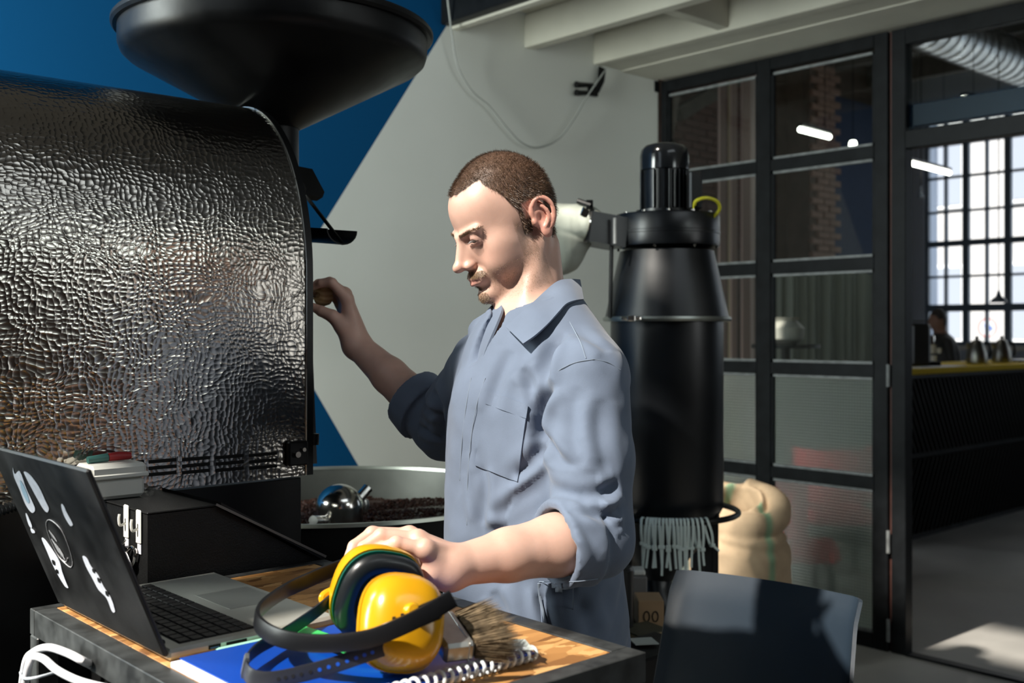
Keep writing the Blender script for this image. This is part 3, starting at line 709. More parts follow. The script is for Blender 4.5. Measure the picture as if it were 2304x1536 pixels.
# white junction box on its rear left corner
c0 = PY(207, 1040, BY1 - 0.07); c1 = PY(331, 1040, BY1 - 0.07)
jb = thing('junction_box', 'white plastic junction box standing on the black metal box', 'junction box', ((c0.x + c1.x) / 2, BY1 - 0.04, ZT + 0.003))
m_wpl = pm('white plastic', (0.62, 0.63, 0.59), 0.42)
JX0, JX1, JY0, JY1 = c0.x - 0.001, c1.x - 0.004, BY1 - 0.072, BY1 - 0.004
zb = ZT + 0.004; zl = EYE - (1068 - 745) * 1.86 / F; zt = EYE - (1036 - 745) * 1.87 / F
put('box_body', box(JX0, JX1, JY0, JY1, zb, zl - 0.001, 0.006), m_wpl, jb)
put('box_lid', box(JX0 - 0.003, JX1 + 0.003, JY0 - 0.003, JY1 + 0.002, zl, zt, 0.006), m_wpl, jb)
put('seal_lip', box(JX0 - 0.005, JX1 + 0.005, JY0 - 0.005, JY1 + 0.003, zl - 0.0006, zl + 0.008, 0.002), m_wpl, jb)
gl_ = Vector((JX0 - 0.001, JY0 + 0.035, zb + 0.022))
put('cable_gland', lathe([(0.011, 0), (0.013, 0.002), (0.013, 0.012), (0.010, 0.016)], gl_, (-1, 0, 0), 16), pm('grey plastic', (0.25, 0.26, 0.27), 0.5), jb)
ZC = PY(60, 1160, 1.80)
pc = crom([gl_ + Vector((-0.012, 0, 0)), gl_ + Vector((-0.05, 0.0, -0.006)), gl_ + Vector((-0.12, -0.004, -0.022)), gl_ + Vector((-0.22, -0.01, -0.045)), gl_ + Vector((-0.32, -0.01, -0.062))], 44)
cd = put('conduit', tube(pc, [0.0085 + 0.0014 * (1 if i % 3 == 0 else -1) for i in range(len(pc))], 12), pm('black corrugated plastic', (0.02, 0.022, 0.023), 0.4))
tag(cd, 'black corrugated cable conduit running into the white junction box', 'conduit')
rp = thing('screwdriver', 'red and teal handled tool lying on the white junction box lid', 'tool', ((JX0 + JX1) / 2, JY0 + 0.03, zt + 0.001))
rc = Vector(((JX0 + JX1) / 2 + 0.002, JY0 + 0.04, zt + 0.0085))
put('handle', tube([rc + Vector((-0.005, 0, 0)), rc + Vector((0.012, 0, 0.001)), rc + Vector((0.034, 0.0, 0.0))], [0.007, 0.008, 0.0065], 12), pm('red rubber', (0.30, 0.012, 0.014), 0.5), rp)
put('grip_sleeve', tube([rc + Vector((-0.04, 0, -0.002)), rc + Vector((-0.006, 0, 0))], [0.006, 0.0075], 12), pm('teal rubber', (0.03, 0.11, 0.10), 0.5), rp)
# two adhesive hooks with keys on the box side
m_hook = pm('white hook plastic', (0.85, 0.84, 0.78), 0.4)
m_tape = pm('clear white tape tab', (0.75, 0.74, 0.80), 0.3)
hooks = []
for i, (px, py) in enumerate(((285, 1160), (313, 1172))):
    q = PX(px, py, BX0 - 0.002); w = 0.0085
    h = thing('adhesive_hook', ('white adhesive hook farther from the box corner, with the small keys' if i == 0 else 'white adhesive hook nearest the box corner, with the snap hook'), 'hook', (q.x, q.y, q.z - 0.03), 'white hooks on the black box')
    put('hook_plate', box(BX0 - 0.0045, BX0 - 0.0006, q.y - w, q.y + w, q.z - 0.036, q.z + 0.018, 0.002), m_hook, h)
    put('hook_prong', tube(crom([Vector((BX0 - 0.0045, q.y, q.z - 0.012)), Vector((BX0 - 0.013, q.y, q.z - 0.014)), Vector((BX0 - 0.015, q.y, q.z - 0.004)), Vector((BX0 - 0.014, q.y, q.z + 0.004))], 5), 0.0022, 8), m_hook, h)
    put('tape_tab', box(BX0 - 0.002, BX0 - 0.0007, q.y - w * .8, q.y + w * .8, q.z - 0.052, q.z - 0.0361), m_tape, h, smooth=False)
    hooks.append(q)
def OB(px, py, dx=0.006): return PX(px, py, BX0 - dx)
ch = put('key_chain', cat(*[lathe([(0.0035, -0.0008), (0.0043, 0), (0.0035, 0.0008), (0.0027, 0)], OB(271 + 0.5 * k, 1226 + 7 * k, 0.008 + 0.001 * (k % 2)), (0.9, 0.4 if k % 2 else -0.6, 0.1), 10, closed=True) for k in range(9)], tube([OB(254, 1213, .009), OB(266, 1223, .008), OB(276, 1224, .008), OB(282, 1215, .013)], 0.0016, 8)), m_brushed)
tag(ch, 'thin steel key chain hanging beside the white hooks', 'key chain')
sh = put('snap_hook', tube(crom([OB(291, 1275, .008), OB(285, 1265), OB(288, 1240), OB(297, 1231), OB(305, 1240), OB(302, 1262), OB(294, 1280), OB(298, 1290), OB(302, 1312)], 6), 0.0030, 10), m_chrome)
tag(sh, 'bent steel snap hook hanging below the white hook at the box corner', 'snap hook')
rg = thing('white_rag', 'crumpled white cloth hanging behind the laptop screen', 'cloth', OB(272, 1300, .02))
put('cloth', shell(grid(lambda u, v: OB(254 + 38 * u + 6 * math.sin(v * 5), 1268 + 12 * math.sin(u * 6) * (1 - v) + 60 * v - 20 * math.sin(u * 3.1), 0.010 + 0.006 * math.sin(9 * u + 3 * v)), 14, 10), 0.0015), pm('white cotton', (0.78, 0.78, 0.82), 0.9), rg)
put('buckle', shell(grid(lambda u, v: OB(242 + 28 * u, 1252 + 10 * v + 6 * u * (1 - u) * -4, 0.011 + 0.004 * v), 6, 4), 0.003), pm('dull brown metal', (0.16, 0.14, 0.11), 0.4, 0.8), rg)

# ================================================================== WORKBENCH TABLE
TX0, TX1, TY0, TY1, TZ = 0.527, 1.022, 0.875, 1.612, 1.05
table = thing('work_table', 'black steel framed work table with a chipboard top under the laptop', 'table', ((TX0 + TX1) / 2, (TY0 + TY1) / 2, 0))
m_frm = pm('scuffed black steel angle', (0.028, 0.030, 0.030), 0.5, vary=0.6, vscale=30, bump=0.25, bscale=120, rvary=0.12)
def osb():
    m = bpy.data.materials.new('oriented strand board'); m.use_nodes = True; nt = m.node_tree; N, L = nt.nodes, nt.links; b = N['Principled BSDF']; b.inputs['Roughness'].default_value = 0.55
    tc = N.new('ShaderNodeTexCoord'); out = None
    def layer(rot, sc, seed):
        mp = N.new('ShaderNodeMapping'); mp.inputs['Rotation'].default_value = (0, 0, rot); mp.inputs['Scale'].default_value = sc; mp.inputs['Location'].default_value = (seed, seed * .7, 0); L.new(tc.outputs['Object'], mp.inputs['Vector'])
        nz = N.new('ShaderNodeTexNoise'); nz.inputs['Scale'].default_value = 1.3; nz.inputs['Detail'].default_value = 3; L.new(mp.outputs[0], nz.inputs['Vector'])
        ad = N.new('ShaderNodeVectorMath'); ad.operation = 'MULTIPLY_ADD'; L.new(nz.outputs['Color'], ad.inputs[0]); ad.inputs[1].default_value = (.9, .9, 0); L.new(mp.outputs[0], ad.inputs[2])
        v = N.new('ShaderNodeTexVoronoi'); v.inputs['Scale'].default_value = 1.0; L.new(ad.outputs[0], v.inputs['Vector']); return v
    v1 = layer(0.5, (20, 52, 1), 0); v2 = layer(1.9, (26, 66, 1), 5.3)
    s1 = N.new('ShaderNodeSeparateColor'); L.new(v1.outputs['Color'], s1.inputs[0]); s2 = N.new('ShaderNodeSeparateColor'); L.new(v2.outputs['Color'], s2.inputs[0])
    pick = N.new('ShaderNodeMath'); pick.operation = 'GREATER_THAN'; L.new(s1.outputs['Green'], pick.inputs[0]); pick.inputs[1].default_value = 0.5
    mx = N.new('ShaderNodeMix'); L.new(pick.outputs[0], mx.inputs['Factor']); L.new(s1.outputs['Red'], mx.inputs['A']); L.new(s2.outputs['Red'], mx.inputs['B'])
    r = N.new('ShaderNodeValToRGB'); e = r.color_ramp.elements; e[0].position = 0; e[0].color = (0.16, 0.065, 0.018, 1); e[1].position = 1; e[1].color = (0.62, 0.36, 0.14, 1)
    q = e.new(0.35); q.color = (0.36, 0.17, 0.05, 1); q = e.new(0.7); q.color = (0.50, 0.25, 0.08, 1)
    L.new(mx.outputs[0], r.inputs[0]); L.new(r.outputs[0], b.inputs['Base Color'])
    bp = N.new('ShaderNodeBump'); bp.inputs['Strength'].default_value = 0.5; bp.inputs['Distance'].default_value = 0.001; L.new(mx.outputs[0], bp.inputs['Height']); L.new(bp.outputs[0], b.inputs['Normal']); return m
fw = 0.031
put('table_top', box(TX0 + fw, TX1 - fw, TY0 + fw, TY1 - fw * .6, TZ - 0.018, TZ, 0.001), osb(), table, smooth=False)
for (a, b, c, d) in ((TX0, TX1, TY0, TY0 + fw - .001), (TX0, TX1, TY1 - fw * .6 + .001, TY1), (TX0, TX0 + fw - .001, TY0 + fw, TY1 - fw * .6), (TX1 - fw + .001, TX1, TY0 + fw, TY1 - fw * .6)):
    put('frame_bar', box(a, b, c, d, TZ - 0.036, TZ + 0.001, 0.001), m_frm, table, smooth=False)
for x in (TX0, TX1 - 0.03):
    for y in (TY0, TY1 - 0.03): put('leg', box(x, x + 0.03, y, y + 0.03, 0, TZ - 0.0365, 0.002), m_frm, table, smooth=False)
for y in (TY0, TY1 - 0.03): put('stretcher', box(TX0 + .0305, TX1 - .0305, y + .004, y + 0.026, 0.25, 0.28, 0.002), m_frm, table, smooth=False)
m_cab = pm('white cable sheath', (0.80, 0.80, 0.83), 0.35)
def TP(px, py, y): return PY(px, py, y)
w1 = put('white_cable', tube(crom([PX(48, 1560, .49), PX(58, 1490, .485), PX(75, 1467, .49), PX(108, 1456, .495), PX(150, 1468, .505), PX(190, 1488, .515), PX(235, 1510, .57)], 8), 0.0052, 12), m_cab)
tag(w1, 'thick white cable looping under the table edge, upper of the two', 'cable')
w2 = put('white_cable', tube(crom([PX(52, 1560, .47), PX(64, 1500, .47), PX(74, 1478, .475), PX(98, 1482, .48), PX(130, 1508, .485), PX(180, 1532, .49), PX(250, 1550, .50)], 8), 0.0050, 12), m_cab)
tag(w2, 'white cable under the table edge running down to the right, lower of the two', 'cable')
w3 = put('cable_tie', tube(crom([PX(46, 1512, .485), PX(52, 1525, .462), PX(80, 1524, .465), PX(125, 1512, .49)], 6), 0.0018, 8), pm('translucent tie', (0.6, 0.66, 0.72), 0.4))
tag(w3, 'thin pale cable tie round the white cables under the table', 'cable tie')

# ------------------------------------------------------------------ laptop
LX0, LX1, LY0, LY1 = 0.562, 0.802, 1.231, 1.586
zl0 = TZ + 0.003; zl1 = TZ + 0.0165
lap = thing('laptop', 'open silver laptop with a black sticker covered lid on the table', 'laptop', ((LX0 + LX1) / 2, (LY0 + LY1) / 2, TZ + 0.001))
m_alu = pm('anodised aluminium', (0.58, 0.59, 0.54), 0.42, 0.55, rvary=0.06, vscale=60)
m_lid = pm('black laptop lid', (0.010, 0.010, 0.0105), 0.46, spec=0.3, vary=0.5, vscale=14, rvary=0.12)
m_key = pm('black key plastic', (0.012, 0.012, 0.013), 0.45)
base = put('base', box(LX0, LX1, LY0, LY1, zl0, zl1, 0.004), m_alu, lap)
put('foot', box(LX0 + .02, LX1 - .02, LY0 + 0.03, LY0 + 0.045, TZ + 0.0008, zl0, 0.001), m_key, lap)
put('foot', box(LX0 + .02, LX1 - .02, LY1 - 0.045, LY1 - 0.03, TZ + 0.0008, zl0, 0.001), m_key, lap)
kx0, kx1, ky0, ky1 = LX0 + 0.022, LX0 + 0.127, LY0 + 0.018, LY1 - 0.018
well = put('keyboard_well', box(kx0, kx1, ky0, ky1, zl1 - 0.0005, zl1 + 0.0003), pm('keyboard well', (0.02, 0.02, 0.02), 0.6), lap, smooth=False)
nr, ncol = 6, 17
kw, kh = (ky1 - ky0) / ncol, (kx1 - kx0) / nr
key0 = None
for r in range(nr):
    for c in range(ncol):
        if r == nr - 1 and 4 < c < 9: continue
        o = Vector((kx0 + (r + .5) * kh, ky0 + (c + .5) * kw, zl1 + 0.0012))
        if key0 is None: key0 = put('key', obox(o, (kh * .42, 0, 0), (0, kw * .42, 0), (0, 0, 0.0009), 0.0007), m_key, well, smooth=False); k0 = o
        else: dup(key0, o - k0, well)
put('key', box(kx1 - kh * .92, kx1 - kh * .08, ky0 + 5.08 * kw, ky0 + 8.92 * kw, zl1 + .0003, zl1 + 0.0021, 0.0007), m_key, well, smooth=False)
put('trackpad', box(LX0 + 0.146, LX1 - 0.012, LY0 + 0.125, LY1 - 0.125, zl1 - 0.0002, zl1 + 0.0004, 0.0003), pm('trackpad', (0.44, 0.45, 0.42), 0.3, 0.5), lap, smooth=False)
for (u0, u1, h, mm) in ((0.052, 0.068, 0.0026, m_void), (0.076, 0.104, 0.0018, m_void)):
    put('port', box(LX0 + u0, LX0 + u1, LY0 - 0.0006, LY0 + 0.001, (zl0 + zl1) / 2 - h, (zl0 + zl1) / 2 + h), mm, lap, smooth=False)
put('port_tongue', box(LX0 + .054, LX0 + .066, LY0 - 0.0009, LY0 + 0.0005, (zl0 + zl1) / 2 - 0.0017, (zl0 + zl1) / 2 - 0.0002), pm('blue port', (0.03, 0.10, 0.3), 0.4), lap, smooth=False)
TH = math.radians(22); lu = Vector((-math.sin(TH), 0, math.cos(TH))); ln = Vector((-math.cos(TH), 0, -math.sin(TH)))
hg = Vector((LX0 - 0.001, 0, zl0 + 0.006)); LH = 0.252; LT = 0.0065
lid = put('lid', obox(hg + lu * LH / 2 + Vector((0, (LY0 + LY1) / 2, 0)), lu * LH / 2, Vector((0, (LY1 - LY0) / 2, 0)), ln * LT / 2, 0.0025), m_lid, lap)
put('screen', obox(hg + lu * (LH / 2 + .004) + Vector((0, (LY0 + LY1) / 2, 0)) - ln * (LT / 2 + 0.0004), lu * (LH / 2 - 0.014), Vector((0, (LY1 - LY0) / 2 - 0.01, 0)), ln * 0.0004), pm('screen glass', (0.01, 0.012, 0.014), 0.08), lid, smooth=False)
put('hinge_barrel', tube([Vector((LX0 + 0.006, LY0 + 0.03, zl1 + 0.002)), Vector((LX0 + 0.006, LY1 - 0.03, zl1 + 0.002))], 0.004, 10), m_key, lap)
# stickers: flat prints on the lid, traced in lid coordinates
def lidpt(px, py, lift=0.0006):
    n = ln; o = hg + ln * (LT / 2 + lift); e = Vector((0, 0, EYE)); r = P(px, py, 1.0) - e
    return e + r * ((o - e).dot(n) / r.dot(n))
m_stk = pm('white sticker', (0.66, 0.68, 0.76), 0.4, vary=0.12, vscale=120)
m_stb = pm('pale blue print', (0.35, 0.50, 0.62), 0.4)
m_stg = pm('pale grey print', (0.40, 0.40, 0.42), 0.4, vary=0.3, vscale=200)
def sticker(name, pts, mat, lift=0.0006, parent=None):
    q = crom([lidpt(x, y, lift) for x, y in pts], 4, closed=True)
    return put(name, prism(q, ln * 0.0003), mat, parent or lid, smooth=False)
sticker('sticker', [(29, 1051), (34, 1066), (45, 1060), (60, 1100), (74, 1130), (79, 1146), (72, 1153), (58, 1135), (44, 1100), (32, 1072)], m_stk)
sticker('sticker_print', [(45, 1080), (55, 1095), (66, 1125), (62, 1130), (50, 1105)], m_stb, 0.0011)
sticker('sticker', [(54, 1061), (68, 1068), (88, 1095), (102, 1125), (110, 1143), (106, 1152), (96, 1142), (78, 1110), (62, 1080)], m_stk)
sticker('sticker', [(58, 1155), (63, 1160), (72, 1182), (70, 1187), (64, 1178)], m_stk)
sticker('sticker', [(69, 1188), (76, 1192), (79, 1198), (72, 1198)], m_stk)
sticker('sticker', [(138, 1134), (144, 1138), (150, 1152), (160, 1170), (164, 1180), (158, 1182), (148, 1166), (141, 1150)], m_stk)
sticker('sticker', [(94, 1211), (102, 1214), (118, 1236), (134, 1262), (140, 1285), (150, 1312), (154, 1322), (146, 1318), (132, 1295), (118, 1268), (106, 1240)], m_stk)
sticker('sticker', [(186, 1251), (196, 1256), (206, 1275), (222, 1295), (234, 1320), (250, 1345), (259, 1374), (252, 1374), (240, 1345), (222, 1326), (208, 1300), (194, 1274)], m_stk)
for (x, y, r) in ((222, 1305, 3), (210, 1284, 2.5), (240, 1335, 3), (120, 1265, 3), (128, 1285, 2.5)):
    sticker('sticker_print', [(x - r, y - 2 * r), (x + r, y - r), (x + 1.4 * r, y + 2 * r), (x - .4 * r, y + r)], m_lid, 0.0011)
ring_o = [(107, 1170), (118, 1172), (138, 1192), (154, 1228), (163, 1262), (160, 1275), (150, 1270), (130, 1248), (112, 1210), (104, 1182)]
ro = crom([lidpt(x, y, 0.0007) for x, y in ring_o], 6, closed=True)
put('round_badge', tube(ro, 0.0006, 6, closed=True), m_stg, lid)
for (x0, y0, n, ln_) in ((110, 1193, 3, 18), (116, 1213, 5, 20), (124, 1228, 4, 18)):
    for k in range(n):
        a = (x0 + k * 4.2, y0 + k * 5.2); sticker('badge_stroke', [a, (a[0] + 2.2, a[1] + 1), (a[0] + 2.2 + ln_ * .42, a[1] + 1 + ln_ * .72), (a[0] + ln_ * .42, a[1] + ln_ * .72)], m_stg, 0.0009)
put('badge_stroke', tube(crom([lidpt(136, 1243, .0008), lidpt(140, 1258, .0008), lidpt(148, 1264, .0008), lidpt(152, 1255, .0008)], 5), 0.0008, 6), m_stg, lid)

# ------------------------------------------------------------------ spiral notebook
NX0, NX1, NY0, NY1 = 0.569, 0.900, 0.938, 1.216
nbk = thing('notebook', 'blue covered notebook with white plastic coil lying at the table front', 'notebook', ((NX0 + NX1) / 2, (NY0 + NY1) / 2, TZ + .001))
put('pages', box(NX0 - 0.012, NX1 - 0.004, NY0 + 0.012, NY1 - 0.002, TZ + 0.0012, TZ + 0.008, 0.0006), pm('white paper', (0.80, 0.80, 0.84), 0.7), nbk, smooth=False)
put('cover', box(NX0, NX1, NY0 + 0.006, NY1, TZ + 0.0083, TZ + 0.0098, 0.0006), pm('glossy blue plastic', (0.003, 0.055, 0.38), 0.3, bump=0.1, bscale=400), nbk, smooth=False)
ring0 = None
for i in range(27):
    x = NX1 - 0.008 - i * 0.0118; 
    pts = [Vector((x + 0.002 * math.sin(a), NY0 + 0.008 + 0.0095 * math.cos(a), TZ + 0.0098 + 0.0075 * math.sin(a))) for a in np.linspace(0, 2 * math.pi, 18, endpoint=False)]
    if ring0 is None: ring0 = put('coil_ring', tube(pts, 0.0022, 8, closed=True), pm('white coil plastic', (0.72, 0.77, 0.79), 0.35), nbk); x0_ = x
    else: dup(ring0, (x - x0_, 0, 0), nbk)
# green translucent folder and small things on the bench
g0 = put('green_folder', shell(grid(lambda u, v: PZ(640 + 200 * u + 20 * v, 1432 + 64 * u * 1.0 - 38 * (1 - v) - 0 * u, TZ + 0.0125 + 0.006 * math.sin(u * 3) * v), 10, 5), 0.0012), pm('bright green plastic', (0.05, 0.62, 0.14), 0.3))
tag(g0, 'bright green plastic strip lying under the yellow ear defenders', 'plastic strip')
pn = thing('mint_pen', 'mint green pen lying between laptop and blue notebook', 'pen', PZ(530, 1458, TZ + .002))
a_, b_ = PZ(486, 1466, TZ + 0.0055), PZ(640, 1432, TZ + 0.0055)
put('barrel', tube([a_, a_.lerp(b_, .05), b_], [0.003, 0.0045, 0.0045], 12), pm('mint plastic', (0.35, 0.72, 0.55), 0.35), pn)
put('tip', tube([a_ + (a_ - b_) * 0.06, a_], [0.001, 0.0028], 10), m_brushed, pn)
sc = put('paper_scrap', shell(grid(lambda u, v: PZ(1120 + 82 * u - 20 * v, 1462 - 24 * v + 0 * u, TZ + 0.0115 + 0.01 * u * u), 6, 5), 0.0006), pm('pale grey green paper', (0.55, 0.60, 0.57), 0.7)); tag(sc, 'pale scrap of paper beyond the brush bristles', 'paper')
sc = put('paper_scrap', shell(grid(lambda u, v: PZ(640 + 120 * u, 1388 - 10 * v + 16 * (1 - u), TZ + 0.003), 5, 4), 0.0006), pm('white note paper', (0.75, 0.75, 0.75), 0.7)); tag(sc, 'white slip of paper on the chipboard beside the laptop palm rest', 'paper')

# ------------------------------------------------------------------ paint brush
br = thing('flat_brush', 'wide flat paint brush with dusty brown bristles lying on the notebook', 'brush', PZ(1040, 1470, TZ + .011))
f0 = PZ(980, 1474, TZ + 0.030); f1 = PZ(1050, 1455, TZ + 0.030)
ax = (f1 - f0); ax.z = 0; ax.normalize(); 
bx_ = RM(0.88, 0.40, 0.0).normalized(); by_ = Vector((0, 0, 1)).cross(bx_); bz_ = Vector((0, 0, 1))
tilt = Matrix.Rotation(math.radians(16), 3, bx_); by_ = tilt @ by_; bz_ = tilt @ bz_
cF = P(1010, 1431, 1.262)
put('ferrule', obox(cF, bx_ * 0.019, by_ * 0.038, bz_ * 0.012, 0.004), pm('dull nickel ferrule', (0.34, 0.34, 0.32), 0.32, 0.75, vary=0.2, vscale=40), br)
put('ferrule_groove', obox(cF + bx_ * 0.011, bx_ * 0.0012, by_ * 0.0387, bz_ * 0.0127, 0.002), m_brushed, br)
put('handle', obox(cF - bx_ * 0.045, bx_ * 0.0235, by_ * 0.026, bz_ * 0.008, 0.006), pm('blue lacquered handle', (0.015, 0.05, 0.20), 0.35), br)
BV, BF = [], []
for i in range(3000):
    u, v = random.uniform(-1, 1), random.uniform(-1, 1); s = cF + bx_ * 0.02 + by_ * u * 0.036 + bz_ * v * 0.0108
    l = random.uniform(0.046, 0.064) * (1 - 0.12 * abs(u)); fan = 0.22
    e = s + bx_ * l + by_ * (u * fan * l + random.gauss(0, 0.0022)) + bz_ * (v * 0.16 * l + random.gauss(0, 0.0022)); mid = (s + e) / 2 + by_ * random.gauss(0, .0008) + bz_ * random.gauss(0, .0008)
    w = by_ * 0.00035 if i % 2 else bz_ * 0.00035; n0 = len(BV)
    BV += [s - w, s + w, mid - w, mid + w, e]; BF += [(n0, n0 + 1, n0 + 3, n0 + 2), (n0 + 2, n0 + 3, n0 + 4)]
bs = put('bristles', (BV, BF), pm('dusty brown bristle', (0.20, 0.145, 0.085), 0.7, vary=0.6, vscale=60), br, smooth=False, kind='stuff', recalc=False)

# ------------------------------------------------------------------ ear defenders
em = thing('ear_defenders', 'yellow ear defenders with black cushions and headband resting on the blue notebook', 'ear defenders', PZ(890, 1500, TZ + .01))
m_yel = pm('glossy yellow plastic', (0.66, 0.33, 0.008), 0.22, coat=0.3, vary=0.04)
m_cush = pm('black vinyl cushion', (0.012, 0.014, 0.016), 0.32)
m_band = pm('black band plastic', (0.007, 0.0075, 0.009), 0.38, spec=0.3, bump=0.1, bscale=200)
m_teal = pm('dark green liner', (0.0, 0.10, 0.07), 0.4)
def cup(center, n, ry, rz, depth, roll):
    """shell opening along -n; returns local axes"""
    n = n.normalized(); side = n.cross(Vector((0, 0, 1))).normalized(); up = side.cross(n)
    R = Matrix.Rotation(roll, 3, n); return n, R @ side, R @ up
def dome(c, n, s, u, rs, ru, depth, sq=2.6, k=14, seg=44):
    V, Fc = [], []
    for i in range(k + 1):
        t = i / k; r = (1 - t ** 2.6) ** (1 / 2.2) if i < k else 0.0; h = depth * t
        for j in range(seg):
            a = 2 * math.pi * j / seg; ca, sa = math.cos(a), math.sin(a); e = 2 / sq
            x = math.copysign(abs(ca) ** e, ca); y = math.copysign(abs(sa) ** e, sa)
            V.append(c + s * x * rs * r + u * y * ru * r + n * h)
    for i in range(k):
        for j in range(seg): Fc.append((i * seg + j, i * seg + (j + 1) % seg, (i + 1) * seg + (j + 1) % seg, (i + 1) * seg + j))
    Fc.append(tuple(reversed(range(seg)))); return V, Fc
def oval(c, n, s, u, rs, ru, prof, sq=2.6, seg=44):
    """closed oval ring swept with profile of (radial offset, height)"""
    V, Fc = [], []; m = len(prof)
    for j in range(seg):
        a = 2 * math.pi * j / seg; ca, sa = math.cos(a), math.sin(a); e = 2 / sq
        x = math.copysign(abs(ca) ** e, ca); y = math.copysign(abs(sa) ** e, sa); d = (s * x + u * y); l = d.length
        for (dr, h) in prof: V.append(c + s * x * (rs + dr) + u * y * (ru + dr) + n * h)
    for j in range(seg):
        for i in range(m): Fc.append((j * m + i, ((j + 1) % seg) * m + i, ((j + 1) % seg) * m + (i + 1) % m, j * m + (i + 1) % m))
    return V, Fc
def ringprof(r0, h0, r, h): return [(r0 + r * math.cos(a), h0 + h * math.sin(a)) for a in np.linspace(0, 2 * math.pi, 12, endpoint=False)]
nc = P(901, 1400, 1.224); n1 = RM(0.46, -0.82, 0.30)
n, s, u = cup(nc, n1, 0, 0, 0, math.radians(-12))
NEAR = (nc, n, s, u)
c1 = put('ear_cup', dome(nc, n, s, u, 0.0491, 0.0537, 0.043), m_yel, em)
put('cup_lip', oval(nc, n, s, u, 0.0496, 0.0542, [(-0.004, -0.004), (0.0015, -0.004), (0.0015, 0.002), (-0.004, 0.002)]), m_yel, c1)
put('liner_edge', oval(nc, n, s, u, 0.0482, 0.0528, [(-0.012, -0.009), (0.001, -0.009), (0.001, -0.0042), (-0.012, -0.0042)]), m_teal, em)
put('cushion', oval(nc, n, s, u, 0.034, 0.0385, ringprof(0, -0.018, 0.012, 0.0095)), m_cush, em)
fc_ = P(845, 1330, 1.400); n2 = -RM(0.42, -0.86, -0.24)
n, s, u = cup(fc_, n2, 0, 0, 0, math.radians(14))
c2 = put('ear_cup', dome(fc_, n, s, u, 0.0585, 0.0605, 0.046), m_yel, em)
put('cup_lip', oval(fc_, n, s, u, 0.0585, 0.0605, [(-0.012, -0.006), (0.0015, -0.006), (0.0015, 0.002), (-0.012, 0.002)]), m_yel, c2)
put('liner_edge', oval(fc_, n, s, u, 0.0565, 0.0585, [(-0.014, -0.009), (0.001, -0.009), (0.001, -0.0062), (-0.014, -0.0062)]), m_teal, em)
put('cushion', oval(fc_, n, s, u, 0.0445, 0.0465, ringprof(0, -0.019, 0.0135, 0.0115)), m_cush, em)
put('inner_foam', dome(fc_ - n * 0.004, n, s, u, 0.033, 0.035, 0.003), pm('dark foam', (0.01, 0.01, 0.011), 0.95), em)
# pivot button and clips
pv = P(930, 1372, 1.183)
put('pivot', lathe([(0.0085, -0.012), (0.0085, 0.0), (0.0065, 0.003), (0, 0.0035)], pv, NEAR[1], 18), m_yel, em)
put('band_clip', obox(P(968, 1376, 1.172), RM(0.012, -0.002, 0.0055), RM(0, 0.002, -0.0125) * -1, RM(0.001, 0.004, 0)), m_band, em, smooth=False)
put('strap_clip', tube(crom([P(745, 1330, 1.392), P(730, 1338, 1.385), P(726, 1348, 1.382), P(738, 1362, 1.382)], 5), 0.0055, 10), m_yel, em)
hb_ = crom([P(1020, 1345, 1.172), P(975, 1372, 1.166), P(910, 1405, 1.160), P(830, 1436, 1.160), P(745, 1447, 1.165), P(660, 1442, 1.18), P(606, 1424, 1.21), P(578, 1396, 1.25), P(590, 1366, 1.31), P(640, 1330, 1.385), P(700, 1302, 1.42), P(752, 1280, 1.445), P(790, 1268, 1.462)], 8)
put('headband', band(hb_, 0.0195, 0.006, (0.1, -0.1, 1)), m_band, em)
ns = crom([P(742, 1352, 1.38), P(700, 1385, 1.352), P(640, 1425, 1.315), P(590, 1452, 1.262), P(562, 1475, 1.228), P(551, 1497, 1.200), P(562, 1520, 1.176), P(600, 1529, 1.166), P(660, 1520, 1.165), P(740, 1499, 1.168), P(820, 1472, 1.172), P(880, 1452, 1.178)], 8)
put('neck_strap', band(ns, 0.0178, 0.0028, (0.15, -0.15, 1)), pm('grey black rubber strap', (0.018, 0.02, 0.026), 0.4), em)
for k in range(12):
    t = 60 + k * 2; p = ns[min(t, len(ns) - 1)]; q = ns[min(t + 1, len(ns) - 1)]; tn = (q - p).normalized(); nn = tn.cross(Vector((0.15, -0.15, 1))).normalized()
    put('strap_hole', lathe([(0, -0.0019), (0.0022, -0.0019), (0.0022, 0.0019), (0, 0.0019)], p, nn, 10), pm('blue seen through hole', (0.01, 0.09, 0.5), 0.4) if k > 4 else m_void, em)
put('strap_buckle', band([ns[38] + Vector((0, 0, 0.0)), ns[40], ns[42]], 0.024, 0.006, (0.15, -0.15, 1)), pm('grey buckle', (0.10, 0.11, 0.12), 0.4), em)
# small moulded mark on the near cup
n, s, u = NEAR[1:]
def on_cup(px, py):
    e = Vector((0, 0, EYE)); r = (P(px, py, 1.0) - e).normalized(); hit = CUPB.ray_cast(e, r); return (hit[0] if hit[0] is not None else P(px, py, 1.27)), -r
me_ = c1.data; CUPB = BVHTree.FromPolygons([Vector(v.co) + Vector(WL[c1.name]) for v in me_.vertices], [tuple(p.vertices) for p in me_.polygons])
for (x, y, w, h) in ((884, 1396, 1.6, 9), (888, 1395, 1.6, 9), (893, 1393, 2.2, 3.5), (893, 1398, 2.2, 3.5)):
    p, r = on_cup(x, y); put('cup_mark', obox(p + r * 0.0002, RM(w * .53e-3, 0, w * .1e-3), RM(0, 0, h * .5e-3), r * 0.0004), m_void, em, smooth=False)
p, r = on_cup(906, 1386); put('cup_mark', lathe([(0.0014, 0), (0.0034, 0), (0.0034, .0005), (0.0014, .0005)], p, r, 14, closed=True), m_void, em)
